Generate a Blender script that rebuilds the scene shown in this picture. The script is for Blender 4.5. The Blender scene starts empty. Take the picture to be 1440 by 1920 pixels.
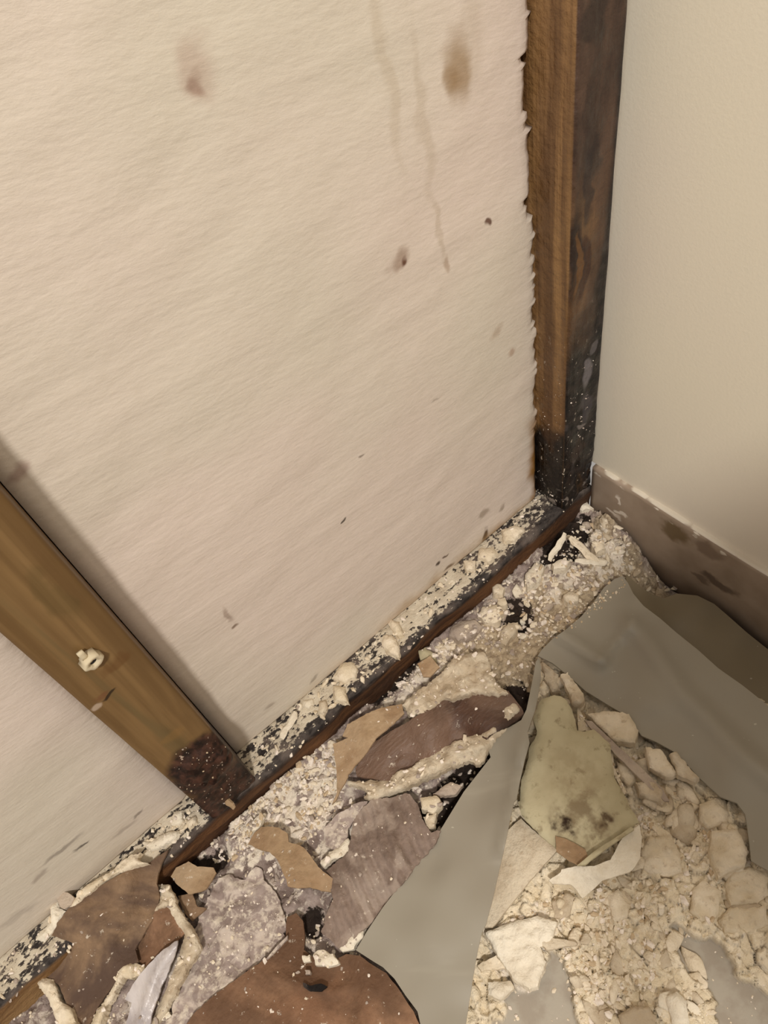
import bpy, bmesh, math, random
import numpy as np
from mathutils import Vector, Matrix
from mathutils.geometry import delaunay_2d_cdt

S = 0.65                      # one scene unit in metres (camera stands one unit above the debris level)
SC = bpy.context.scene
COL = SC.collection

# ------------------------------------------------------------------ camera
FPX = 1443.0
PP = np.array([720.0, 960.0])
def _n(v):
    v = np.array(v, float); return v / np.linalg.norm(v)
_Z = -_n([300, 1115, FPX])
_X = _n([3513, -2811, FPX]); _X = _n(_X - _Z * (_X @ _Z))
_Y = np.cross(_Z, _X)
ROT = np.array([_X, _Y, _Z])
def ray(x, y): return ROT @ _n([x - PP[0], y - PP[1], FPX])
CAM = -ray(1110, 940); CAM = CAM / CAM[2]
cd = bpy.data.cameras.new('camera'); co = bpy.data.objects.new('camera', cd); COL.objects.link(co)
cd.sensor_fit = 'HORIZONTAL'; cd.sensor_width = 36.0; cd.lens = FPX / 1440 * 36; cd.clip_start = 0.01
r_, u_, b_ = ROT @ np.array([1., 0, 0]), ROT @ np.array([0, -1., 0]), ROT @ np.array([0, 0, -1.])
M = Matrix.Identity(4)
for i in range(3):
    M[i][0], M[i][1], M[i][2], M[i][3] = r_[i], u_[i], b_[i], CAM[i] * S
co.matrix_world = M
SC.camera = co

# ------------------------------------------------------------------ light, world, exposure
SC.view_settings.view_transform = 'Standard'; SC.view_settings.look = 'None'
SC.view_settings.gamma = 1.0; SC.view_settings.use_curve_mapping = False
SC.view_settings.exposure = -0.42
w = bpy.data.worlds.new('room_light'); SC.world = w; w.use_nodes = True
w.node_tree.nodes['Background'].inputs[0].default_value = (1.0, 0.93, 0.86, 1)
w.node_tree.nodes['Background'].inputs[1].default_value = 0.50
def area(name, loc, target, size, power, col):
    l = bpy.data.lights.new(name, 'AREA'); l.shape = 'DISK'; l.size = size; l.energy = power; l.color = col
    o = bpy.data.objects.new(name, l); COL.objects.link(o); o.location = [c * S for c in loc]
    d = Vector(target) - Vector(loc); o.rotation_euler = d.to_track_quat('-Z', 'Y').to_euler()
    return o
area('room_lamp', (-1.52, -1.75, 3.1), (-.35, -.1, .1), .17, 50.0, (1.0, .945, .88))
area('ceiling_lamp', (-.5, -1.5, 3.0), (-.4, -.2, 0), .9, 3.0, (1.0, .945, .88))

# ------------------------------------------------------------------ projection helpers (units)
def onY(x, y, Y=0.0): r = ray(x, y); return CAM + r * ((Y - CAM[1]) / r[1])
def onX(x, y, X=0.0): r = ray(x, y); return CAM + r * ((X - CAM[0]) / r[0])
def onZ(x, y, z=0.0): r = ray(x, y); return CAM + r * ((z - CAM[2]) / r[2])
def proj_arr(V):
    c = (V - CAM) @ ROT
    return PP[0] + FPX * c[..., 0] / c[..., 2], PP[1] + FPX * c[..., 1] / c[..., 2]

# ------------------------------------------------------------------ numpy noise
def _hash(ix, iy, s):
    h = (ix.astype(np.int64) * 374761393 + iy.astype(np.int64) * 668265263 + s * 1274126177) & 0xFFFFFFFF
    h = ((h ^ (h >> 13)) * 1274126177) & 0xFFFFFFFF
    h = (h ^ (h >> 16)) & 0xFFFFFFFF
    return h / 4294967295.0
def vn(x, y, s=0):
    x = np.asarray(x, float); y = np.asarray(y, float)
    ix = np.floor(x); iy = np.floor(y); fx = x - ix; fy = y - iy
    fx = fx * fx * (3 - 2 * fx); fy = fy * fy * (3 - 2 * fy)
    a = _hash(ix, iy, s); b = _hash(ix + 1, iy, s); c = _hash(ix, iy + 1, s); d = _hash(ix + 1, iy + 1, s)
    return (a * (1 - fx) + b * fx) * (1 - fy) + (c * (1 - fx) + d * fx) * fy
def fbm(x, y, s=0, o=4):
    t = 0; a = .5; n = 0
    for k in range(o):
        t = t + a * vn(x * 2 ** k, y * 2 ** k, s + k * 17); n += a; a *= .5
    return t / n
def worley(x, y, s=0):
    ix = np.floor(x); iy = np.floor(y)
    f1 = np.full(np.shape(x), 9.); f2 = f1.copy(); idc = np.zeros(np.shape(x))
    for dx in (-1, 0, 1):
        for dy in (-1, 0, 1):
            cx = ix + dx; cy = iy + dy
            px = cx + _hash(cx, cy, s); py = cy + _hash(cx, cy, s + 5)
            d = np.hypot(px - x, py - y); near = d < f1
            f2 = np.where(near, f1, np.minimum(f2, d)); idc = np.where(near, _hash(cx, cy, s + 9), idc)
            f1 = np.where(near, d, f1)
    return f1, f2, idc
def inpoly(px, py, poly):
    ins = np.zeros(np.shape(px), bool); n = len(poly)
    for i in range(n):
        x1, y1 = poly[i]; x2, y2 = poly[(i + 1) % n]
        if y1 == y2: continue
        c = ((y1 > py) != (y2 > py)) & (px < (x2 - x1) * (py - y1) / (y2 - y1) + x1)
        ins ^= c
    return ins
def sstep(a, b, x):
    t = np.clip((x - a) / (b - a), 0, 1); return t * t * (3 - 2 * t)

# ------------------------------------------------------------------ materials
def lin(c):
    c = [v / 255.0 for v in c]
    return tuple(v / 12.92 if v <= .04045 else ((v + .055) / 1.055) ** 2.4 for v in c) + (1.0,)
class NB:
    def __init__(s, name):
        s.m = bpy.data.materials.new(name); s.m.use_nodes = True
        s.t = s.m.node_tree; s.b = s.t.nodes['Principled BSDF']; s._p = None
    def nd(s, ty): return s.t.nodes.new(ty)
    def put(s, sock, v):
        if hasattr(v, 'is_output'): s.t.links.new(v, sock)
        else: sock.default_value = v
    @property
    def pos(s):
        if s._p is None:
            g = s.nd('ShaderNodeNewGeometry'); v = s.nd('ShaderNodeVectorMath'); v.operation = 'SCALE'
            s.t.links.new(g.outputs['Position'], v.inputs[0]); v.inputs['Scale'].default_value = 1 / S; s._p = v.outputs[0]
        return s._p
    @property
    def obj(s):
        v = s.nd('ShaderNodeTexCoord').outputs['Object']
        w_ = s.nd('ShaderNodeVectorMath'); w_.operation = 'SCALE'; s.t.links.new(v, w_.inputs[0]); w_.inputs['Scale'].default_value = 1 / S
        return w_.outputs[0]
    def vm(s, op, a, b):
        n = s.nd('ShaderNodeVectorMath'); n.operation = op; s.put(n.inputs[0], a); s.put(n.inputs[1], b)
        return n.outputs['Value'] if op in ('LENGTH', 'DISTANCE', 'DOT_PRODUCT') else n.outputs[0]
    def ma(s, op, a, b=0.0, c=0.0, clamp=False):
        n = s.nd('ShaderNodeMath'); n.operation = op; n.use_clamp = clamp
        s.put(n.inputs[0], a); s.put(n.inputs[1], b); s.put(n.inputs[2], c); return n.outputs[0]
    def noise(s, scale, detail=4, vec=None, rough=.55, stretch=None, rot=None, dist=0.0):
        v = vec if vec is not None else s.pos
        if stretch or rot:
            mp = s.nd('ShaderNodeMapping'); s.put(mp.inputs[0], v)
            if rot: mp.inputs['Rotation'].default_value = rot
            if rot and stretch:
                v = mp.outputs[0]; v = s.vm('MULTIPLY', v, stretch)
            else:
                if stretch: mp.inputs['Scale'].default_value = stretch
                v = mp.outputs[0]
        n = s.nd('ShaderNodeTexNoise'); s.put(n.inputs['Vector'], v); n.inputs['Scale'].default_value = scale
        n.inputs['Detail'].default_value = detail; n.inputs['Roughness'].default_value = rough; n.inputs['Distortion'].default_value = dist
        return n.outputs[0]
    def mr(s, v, a, b, c=0.0, d=1.0, smooth=True):
        n = s.nd('ShaderNodeMapRange'); n.interpolation_type = 'SMOOTHSTEP' if smooth else 'LINEAR'
        s.put(n.inputs[0], v)
        for i, q in enumerate((a, b, c, d)): s.put(n.inputs[i + 1], q)
        return n.outputs[0]
    def mix(s, f, a, b):
        n = s.nd('ShaderNodeMix'); n.data_type = 'RGBA'
        s.put(n.inputs[0], f); s.put(n.inputs[6], a); s.put(n.inputs[7], b); return n.outputs[2]
    def xyz(s, v=None):
        n = s.nd('ShaderNodeSeparateXYZ'); s.put(n.inputs[0], v if v is not None else s.pos); return n.outputs
    def attr(s, name):
        n = s.nd('ShaderNodeAttribute'); n.attribute_name = name; return n.outputs['Color']
    def spot(s, c, r, warp=None, soft=.7):
        v = s.pos if warp is None else warp
        d = s.vm('SUBTRACT', v, tuple(c)); d = s.vm('MULTIPLY', d, tuple(1 / q for q in r)); l = s.vm('LENGTH', d, (0, 0, 0))
        return s.mr(l, 1.0, 1.0 - soft, 0, 1)
    def out(s, col, rough=.8, bump=None, bs=.5, bd=.002, spec=.3, **kw):
        s.put(s.b.inputs['Base Color'], col); s.put(s.b.inputs['Roughness'], rough); s.b.inputs['Specular IOR Level'].default_value = spec
        if bump is not None:
            n = s.nd('ShaderNodeBump'); n.inputs['Strength'].default_value = bs; n.inputs['Distance'].default_value = bd
            s.put(n.inputs['Height'], bump); s.t.links.new(n.outputs[0], s.b.inputs['Normal'])
        for k, v in kw.items(): s.b.inputs[k].default_value = v
        return s.m

R_ = .048      # foam recess behind the stud faces
PT = .045      # top of the sole plate
FL = -.082     # true floor level under the rubble

def foam_mat():
    n = NB('foam_board_surface')
    ang = (0, math.radians(-9), 0)
    pebble = n.noise(170, 5, stretch=(.45, 1, 1.25), rot=ang, rough=.6)
    wave = n.noise(26, 3, stretch=(.22, 1, 1.6), rot=ang)
    score = n.noise(9, 2, stretch=(.05, 1, 2.2), rot=(0, math.radians(-3), 0))
    big = n.noise(2.2, 2)
    col = n.mix(n.mr(big, .35, .65), lin((218, 203, 190)), lin((210, 201, 184)))
    col = n.mix(n.mr(pebble, .35, .75, 0, .22), col, lin((196, 184, 164)))
    warp = n.vm('ADD', n.pos, n.vm('MULTIPLY', n.vm('SUBTRACT', NBcol(n, 30), (.5, .5, .5)), (.03, .03, .03)))
    def sp(px, py, rx, rz, k, c):
        nonlocal col
        q = onY(px, py, R_); col = n.mix(n.ma('MULTIPLY', n.spot(q, (rx, .05, rz), warp), k), col, lin(c))
    sp(858, 128, .020, .040, .75, (150, 122, 86)); sp(845, 150, .012, .016, .45, (140, 110, 70)); sp(885, 80, .02, .05, .2, (160, 140, 110))
    sp(368, 128, .018, .030, .30, (150, 105, 85)); sp(370, 150, .008, .011, .45, (120, 72, 50))
    sp(724, 130, .010, .12, .25, (170, 150, 120)); sp(793, 230, .008, .10, .25, (165, 145, 115)); sp(823, 430, .006, .05, .3, (165, 145, 115))
    sp(742, 487, .017, .013, .6, (140, 110, 88)); sp(750, 488, .006, .006, .9, (95, 60, 42)); sp(917, 414, .006, .005, .9, (95, 62, 45))
    sp(838, 497, .006, .016, .5, (150, 120, 90)); sp(930, 625, .012, .010, .35, (150, 120, 90)); sp(960, 655, .009, .008, .5, (150, 110, 80))
    sp(38, 880, .012, .012, .5, (130, 90, 80)); sp(680, 857, .005, .003, .6, (90, 75, 60)); sp(645, 975, .006, .003, .9, (70, 60, 52))
    sp(843, 1062, .016, .006, .8, (90, 66, 40)); sp(823, 1056, .008, .005, .9, (60, 40, 25)); sp(838, 1040, .008, .004, .8, (80, 55, 32))
    sp(908, 1003, .011, .016, .95, (70, 45, 25)); sp(908, 960, .012, .014, .5, (120, 100, 75)); sp(940, 952, .012, .010, .5, (110, 90, 65))
    sp(432, 1150, .006, .022, .45, (120, 90, 70)); sp(445, 1176, .007, .004, .7, (100, 70, 45)); sp(505, 1325, .014, .009, .4, (110, 90, 75))
    sp(583, 1275, .012, .006, .45, (90, 75, 60)); sp(820, 748, .010, .003, .35, (120, 100, 85))
    sp(255, 1530, .013, .004, .6, (95, 82, 75)); sp(235, 1555, .02, .007, .35, (120, 104, 95)); sp(120, 1590, .034, .006, .5, (105, 92, 85)); sp(75, 1640, .014, .008, .45, (120, 100, 90))
    sp(150, 1585, .010, .003, .8, (70, 62, 58)); sp(35, 1715, .03, .012, .3, (130, 118, 108))
    x, y, z = n.xyz()
    nz = n.noise(18, 3)
    e1 = n.mr(n.ma('ADD', z, n.ma('MULTIPLY', nz, .06)), .045 + .055, .045 + .022, 0, .8)
    col = n.mix(n.ma('MULTIPLY', e1, n.mr(x, -.60, -.15, .25, 1)), col, lin((158, 126, 82)))
    e2 = n.mr(n.ma('SUBTRACT', x, n.ma('MULTIPLY', nz, .05)), -.122, -.096, 0, 1)
    e2 = n.ma('MULTIPLY', e2, n.mr(z, .24, .19))
    col = n.mix(e2, col, lin((150, 106, 48)))
    h = n.ma('ADD', n.ma('MULTIPLY', pebble, .5), n.ma('ADD', n.ma('MULTIPLY', wave, .9), n.ma('MULTIPLY', score, 1.3)))
    return n.out(col, .75, h, .23, .004, spec=.25)
def NBcol(n, sc):
    t = n.nd('ShaderNodeTexNoise'); n.put(t.inputs['Vector'], n.pos); t.inputs['Scale'].default_value = sc; t.inputs['Detail'].default_value = 3
    return t.outputs['Color']

def stud_left_mat():
    n = NB('pine_stud_with_rot')
    x, y, z = n.xyz()
    g = n.noise(5, 4, stretch=(7, 7, .35), dist=.6)
    g2 = n.noise(22, 3, stretch=(4, 4, .2))
    col = n.mix(n.mr(g, .38, .62), lin((130, 102, 64)), lin((108, 82, 48)))
    col = n.mix(n.mr(g2, .45, .75, 0, .35), col, lin((92, 66, 34)))
    st = n.noise(2.3, 3, stretch=(11, 11, .5), dist=.8)
    col = n.mix(n.mr(st, .56, .68, 0, .6), col, lin((84, 78, 50)))
    warp = n.vm('ADD', n.pos, n.vm('MULTIPLY', n.vm('SUBTRACT', NBcol(n, 26), (.5, .5, .5)), (.035, .035, .035)))
    def sp(px, py, r, k, c, soft=.5, wv=None):
        nonlocal col
        q = onY(px, py, 0); col = n.mix(n.ma('MULTIPLY', n.spot(q, r, wv or warp, soft), k), col, lin(c))
    sp(215, 1245, (.020, .05, .010), .55, (95, 62, 28)); sp(185, 1305, (.012, .05, .006), .6, (110, 70, 45)); sp(202, 1303, (.012, .05, .0035), .9, (40, 25, 12))
    sp(181, 1326, (.006, .05, .007), .6, (200, 180, 160)); sp(100, 1120, (.012, .05, .05), .4, (88, 72, 38)); sp(325, 1380, (.02, .05, .015), .3, (150, 112, 60))
    mold = n.noise(90, 5); mcol = n.mix(n.mr(mold, .35, .7), lin((28, 17, 12)), lin((78, 50, 38)))
    mcol = n.mix(n.mr(n.noise(210, 2), .68, .76, 0, .8), mcol, lin((190, 170, 150)))
    q = onY(382, 1432, 0); f = n.spot(q, (.048, .2, .066), warp, .25)
    col = n.mix(f, col, mcol)
    f2 = n.mr(n.ma('ADD', z, n.ma('MULTIPLY', g, .05)), .172, .135)
    col = n.mix(f2, col, mcol)
    fs = n.ma('MULTIPLY', n.mr(x, -.6552, -.6548), n.mr(y, .002, .006)); col = n.mix(n.ma('MULTIPLY', fs, .7), col, lin((55, 38, 20)))
    return n.out(col, .5, n.ma('ADD', g2, n.ma('MULTIPLY', mold, n.mr(z, .2, .1))), .35, .0025, spec=.35)

def stud_right_mat():
    n = NB('moldy_pine_stud')
    x, y, z = n.xyz()
    g = n.noise(6, 4, stretch=(7, 7, .3), dist=.4)
    g2 = n.noise(20, 4, stretch=(5, 5, .2))
    wood = n.mix(n.mr(g, .38, .64), lin((142, 108, 68)), lin((98, 70, 42)))
    wood = n.mix(n.mr(g2, .5, .8, 0, .5), wood, lin((70, 46, 26)))
    brown = n.mix(n.mr(n.noise(14, 4, stretch=(2, 2, .5)), .4, .66), lin((82, 60, 46)), lin((50, 34, 26)))
    blk = n.mix(n.mr(n.noise(60, 4), .4, .7), lin((10, 8, 8)), lin((38, 29, 26)))
    wv = n.noise(9, 3, stretch=(1.5, 1.5, .6))
    # front face: brown above, orange-brown band lower down, black at its right edge and bottom
    front = n.mr(y, .004, .0015)
    fx = n.ma('ADD', x, n.ma('MULTIPLY', n.ma('SUBTRACT', wv, .5), .06))
    col = n.mix(n.ma('MULTIPLY', front, n.mr(z, .50, .60, .55, 1)), wood, brown)
    band = n.ma('MULTIPLY', n.mr(fx, -.048, -.030), n.mr(z, .62, .52)); col = n.mix(n.ma('MULTIPLY', band, n.ma('MULTIPLY', front, .75)), col, brown)
    redge = n.ma('MULTIPLY', front, n.mr(n.ma('ADD', fx, n.mr(z, .75, .3, -.012, .014)), -.020, -.006)); col = n.mix(n.ma('MULTIPLY', redge, .9), col, blk)
    warp = n.vm('ADD', n.pos, n.vm('MULTIPLY', n.vm('SUBTRACT', NBcol(n, 18), (.5, .5, .5)), (.05, .05, .06)))
    def sp(px, py, r, k, c, soft=.4, wv_=None):
        nonlocal col
        q = onY(px, py, 0); q[1] = 0
        col = n.mix(n.ma('MULTIPLY', n.ma('MULTIPLY', n.spot(q, r, wv_ or warp, soft), front), k), col, lin(c) if isinstance(c, tuple) else c)
    sp(1078, 490, (.016, .05, .075), .95, (32, 18, 12)); sp(1082, 500, (.006, .05, .055), .8, (104, 70, 34)); sp(1096, 505, (.010, .05, .05), .8, (48, 22, 14))
    sp(1120, 20, (.02, .05, .02), .7, (35, 24, 20)); sp(1110, 190, (.008, .05, .05), .6, (48, 32, 24)); sp(1105, 350, (.010, .05, .05), .7, (36, 26, 26))
    sp(1120, 300, (.010, .05, .03), .6, (30, 22, 20))
    # black mould growing up from the bottom
    lim = n.ma('ADD', n.ma('MULTIPLY', n.ma('SUBTRACT', wv, .5), .20), n.ma('MULTIPLY', fx, 1.2))     # higher near the corner
    mold = n.mr(n.ma('SUBTRACT', z, lim), .46, .36)
    col = n.mix(n.ma('MULTIPLY', mold, front), col, blk)
    side = n.ma('SUBTRACT', 1.0, front)
    ms = n.mr(n.ma('ADD', z, n.ma('ADD', n.ma('MULTIPLY', n.ma('SUBTRACT', wv, .5), .10), n.ma('MULTIPLY', n.ma('SUBTRACT', y, .012), .9))), .225, .195)
    col = n.mix(n.ma('MULTIPLY', ms, side), col, lin((20, 13, 9)))
    tong = n.ma('MULTIPLY', n.spot((-.07, .022, .235), (.02, .022, .085), warp, .4), side); col = n.mix(n.ma('MULTIPLY', tong, .4), col, lin((92, 62, 34)))
    # grey bloom with glints painted in, and plaster flecks, on the mould
    gl = n.ma('MULTIPLY', n.mr(n.noise(30, 4, dist=.6), .55, .72), n.mr(z, .62, .15, .1, .75)); col = n.mix(n.ma('MULTIPLY', gl, n.ma('MULTIPLY', front, .45)), col, lin((96, 88, 88)))
    fl = n.mr(n.noise(150, 3, stretch=(1, 1, .5)), .66, .72); col = n.mix(n.ma('MULTIPLY', fl, n.mr(z, .5, .05, 0, .85)), col, lin((205, 192, 175)))
    dust = n.ma('MULTIPLY', n.mr(n.noise(70, 4), .56, .66), n.mr(z, .11, .05, 0, .6)); col = n.mix(dust, col, lin((168, 156, 146)))
    sp(1104, 700, (.013, .05, .024), .6, (128, 122, 124)); sp(1098, 765, (.013, .05, .038), .4, (84, 78, 84)); sp(1090, 803, (.016, .05, .006), .6, (140, 130, 126)); sp(1116, 650, (.006, .05, .02), .5, (110, 104, 106)); sp(1075, 560, (.008, .05, .04), .3, (92, 62, 34)); sp(1080, 850, (.02, .05, .02), .35, (64, 46, 36))
    h = n.ma('ADD', n.ma('MULTIPLY', g2, .6), n.noise(70, 4))
    return n.out(col, n.mr(n.noise(40, 2), .3, .7, .3, .65), h, .6, .004, spec=.5)

def plate_mat():
    n = NB('dusty_sole_plate_wood')
    x, y, z = n.xyz()
    g = n.noise(5, 4, stretch=(.3, 7, 7), dist=.5)
    edge = n.ma('ADD', y, n.ma('MULTIPLY', n.ma('SUBTRACT', n.noise(12, 3), .5), .022))
    fr = n.mix(n.mr(g, .38, .62), lin((104, 70, 42)), lin((62, 38, 22)))
    fr = n.mix(n.mr(x, -.80, -.92), fr, n.mix(n.mr(g, .4, .6), lin((150, 118, 78)), lin((118, 86, 52))))
    fr = n.mix(n.mr(n.noise(9, 3, stretch=(.6, 1, 1)), .55, .7, 0, .8), fr, lin((40, 24, 16)))
    fr = n.mix(n.mr(x, -.14, -.03, 0, .5), fr, lin((46, 32, 26)))
    blk = n.mix(n.mr(n.noise(40, 4), .4, .7), lin((34, 28, 26)), lin((96, 84, 76)))
    den = n.noise(7, 3)
    sp = n.noise(150, 5, stretch=(.6, 1, 1), rough=.65)
    t = n.ma('ADD', sp, n.ma('ADD', n.ma('MULTIPLY', n.ma('SUBTRACT', den, .5), .55), n.mr(edge, -.004, .016, -.18, .08)))
    white = n.mix(n.mr(n.noise(60, 3), .3, .7), lin((206, 192, 168)), lin((228, 216, 192)))
    top = n.mix(n.mr(t, .525, .60), blk, white)
    top = n.mix(n.mr(sp, .3, .6, .0, .25), top, lin((120, 112, 106)))
    ft = n.ma('MULTIPLY', n.mr(z, .026, .036), n.mr(edge, -.004, .004))
    col = n.mix(n.ma('MULTIPLY', n.mr(z, .028, .040), n.mr(x, -.95, -.86)), fr, blk)
    col = n.mix(n.mr(z, .038, .0435), col, top)
    return n.out(col, .75, n.ma('ADD', n.ma('MULTIPLY', sp, 1.2), g), .6, .004)

def wall_mat():
    n = NB('painted_wall')
    big = n.noise(2.0, 2); fine = n.noise(240, 3)
    col = n.mix(n.mr(big, .35, .65), lin((228, 220, 200)), lin((226, 216, 200)))
    x, y, z = n.xyz()
    st = n.ma('MULTIPLY', n.mr(n.ma('ADD', y, n.ma('MULTIPLY', n.noise(25, 3), .02)), -.012, .006), .3); col = n.mix(st, col, lin((236, 228, 210)))
    return n.out(col, .55, n.ma('ADD', n.ma('MULTIPLY', big, 2), fine), .07, .002, spec=.3)

def base_mat():
    n = NB('stained_baseboard')
    x, y, z = n.xyz()
    col = n.mix(n.mr(n.noise(10, 4), .35, .65), lin((164, 146, 128)), lin((142, 124, 106)))
    warp = n.vm('ADD', n.pos, n.vm('MULTIPLY', n.vm('SUBTRACT', NBcol(n, 45), (.5, .5, .5)), (.03, .03, .03)))
    def sp(px, py, r, k, c):
        nonlocal col
        q = onX(px, py, -.012); col = n.mix(n.ma('MULTIPLY', n.spot(q, (.05,) + r, warp, .5), k), col, lin(c))
    sp(1262, 1000, (.030, .024), .8, (98, 78, 46)); sp(1322, 1032, (.03, .018), .5, (90, 66, 50)); sp(1345, 1098, (.035, .010), .7, (70, 54, 44)); sp(1310, 1085, (.02, .008), .5, (70, 54, 44))
    sp(1155, 938, (.004, .010), .9, (225, 214, 200)); sp(1146, 962, (.020, .0045), .8, (222, 210, 196)); sp(1163, 966, (.012, .0050), .8, (225, 214, 200)); sp(1156, 973, (.008, .007), .6, (222, 210, 196))
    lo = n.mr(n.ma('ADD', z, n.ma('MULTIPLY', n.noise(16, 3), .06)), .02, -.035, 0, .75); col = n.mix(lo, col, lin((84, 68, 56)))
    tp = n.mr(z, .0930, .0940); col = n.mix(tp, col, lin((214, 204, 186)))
    fl = n.ma('MULTIPLY', n.mr(n.noise(70, 3, stretch=(1, .5, 1)), .62, .68), n.mr(z, .074, .09)); col = n.mix(fl, col, lin((222, 212, 196)))
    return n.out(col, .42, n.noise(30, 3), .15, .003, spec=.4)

def dust_mat():
    n = NB('plaster_rubble_ground')
    a = n.attr('zone'); sep = n.nd('ShaderNodeSeparateColor'); n.put(sep.inputs[0], a)
    cream, dark, grey = sep.outputs
    a2 = n.attr('zone2'); sep2 = n.nd('ShaderNodeSeparateColor'); n.put(sep2.inputs[0], a2); tan, crack, white = sep2.outputs
    f1 = n.noise(130, 5, rough=.65); f2 = n.noise(45, 4); f3 = n.noise(260, 3, rough=.7)
    mv = n.mix(n.mr(f2, .38, .62), lin((164, 148, 140)), lin((126, 110, 102)))
    mv = n.mix(n.mr(n.noise(48, 7, rough=.66, dist=.4), .50, .60, 0, .85), mv, lin((206, 194, 180)))
    cr = n.mix(n.mr(f2, .35, .65), lin((240, 226, 200)), lin((224, 208, 178)))
    cr = n.mix(n.mr(f1, .56, .7, 0, .5), cr, lin((236, 222, 196)))
    cr = n.mix(n.mr(f3, .62, .72, 0, .35), cr, lin((140, 112, 84)))
    col = n.mix(cream, mv, cr)
    col = n.mix(tan, col, n.mix(n.mr(f1, .4, .62), lin((196, 178, 150)), lin((160, 142, 118))))
    col = n.mix(n.mr(n.ma('ADD', white, n.ma('MULTIPLY', n.ma('SUBTRACT', n.noise(60, 6), .5), 3.0)), .36, .60), col, lin((228, 216, 198)))
    col = n.mix(grey, col, n.mix(n.mr(f2, .4, .65), lin((172, 164, 150)), lin((160, 150, 136))))
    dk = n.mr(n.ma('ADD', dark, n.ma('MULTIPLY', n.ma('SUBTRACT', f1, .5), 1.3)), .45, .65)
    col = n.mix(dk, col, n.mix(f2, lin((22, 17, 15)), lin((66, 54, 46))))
    col = n.mix(n.ma('MULTIPLY', crack, .8), col, lin((74, 54, 38)))
    b = n.ma('MULTIPLY', n.ma('ADD', f1, n.ma('MULTIPLY', f3, .6)), n.ma('SUBTRACT', 1.0, n.ma('MULTIPLY', grey, .9)))
    return n.out(col, .85, b, .6, .003, spec=.2)

def plaster_mat(name, a, b, spk=(150, 122, 92), k=.4, bs=.8, sc=1.0, spots=()):
    n = NB(name); o = n.pos
    f1 = n.noise(110 * sc, 5, vec=o, rough=.65); f2 = n.noise(28 * sc, 3, vec=o)
    col = n.mix(n.mr(f2, .35, .65), lin(a), lin(b))
    col = n.mix(n.mr(f1, .56, .7, 0, k), col, lin(spk))
    for (px, py, r, k_, c) in spots:
        wv = n.vm('ADD', n.pos, n.vm('MULTIPLY', n.vm('SUBTRACT', NBcol(n, 35), (.5, .5, .5)), (.05, .05, .0)))
        m_ = n.ma('MULTIPLY', n.spot(onZ(px, py, .03), (r, r, .2), wv, .6), n.mr(n.noise(55, 5), .35, .6)); col = n.mix(n.ma('MULTIPLY', m_, k_), col, lin(c))
    return n.out(col, .85, f1, bs, .003, spec=.2)

def paper_mat(name, a, b, d=None, dk=.6, dsc=14, rough=.8, spec=.25, stretch=None, bs=.5, fleck=(.62, .70, 0, .7)):
    n = NB(name)
    f1 = n.noise(18, 4, stretch=stretch); f2 = n.noise(130, 4, stretch=stretch)
    col = n.mix(n.mr(f1, .35, .65), lin(a), lin(b))
    col = n.mix(n.mr(f2, .4, .7, 0, .3), col, lin(tuple(c * .8 for c in b)))
    if d: col = n.mix(n.mr(n.noise(dsc, 5, dist=.8), .44, .60, 0, dk), col, lin(d))
    fl = n.mr(n.noise(95, 5, rough=.7), *fleck); col = n.mix(fl, col, lin((214, 202, 184)))
    return n.out(col, rough, n.ma('ADD', f2, f1), bs, .003, spec=spec)

def vinyl_mat(name, a, b):
    n = NB(name)
    f = n.noise(4, 3); s_ = n.noise(120, 2)
    col = n.mix(n.mr(f, .35, .65), lin(a), lin(b))
    col = n.mix(n.mr(s_, .74, .78, 0, .5), col, lin((205, 198, 180)))
    sc = n.noise(16, 3, stretch=(.3, 2, 1), rot=(0, 0, .7)); col = n.mix(n.mr(sc, .62, .8, 0, .15), col, lin((200, 192, 172)))
    return n.out(col, .45, f, .1, .003, spec=.35)

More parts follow.
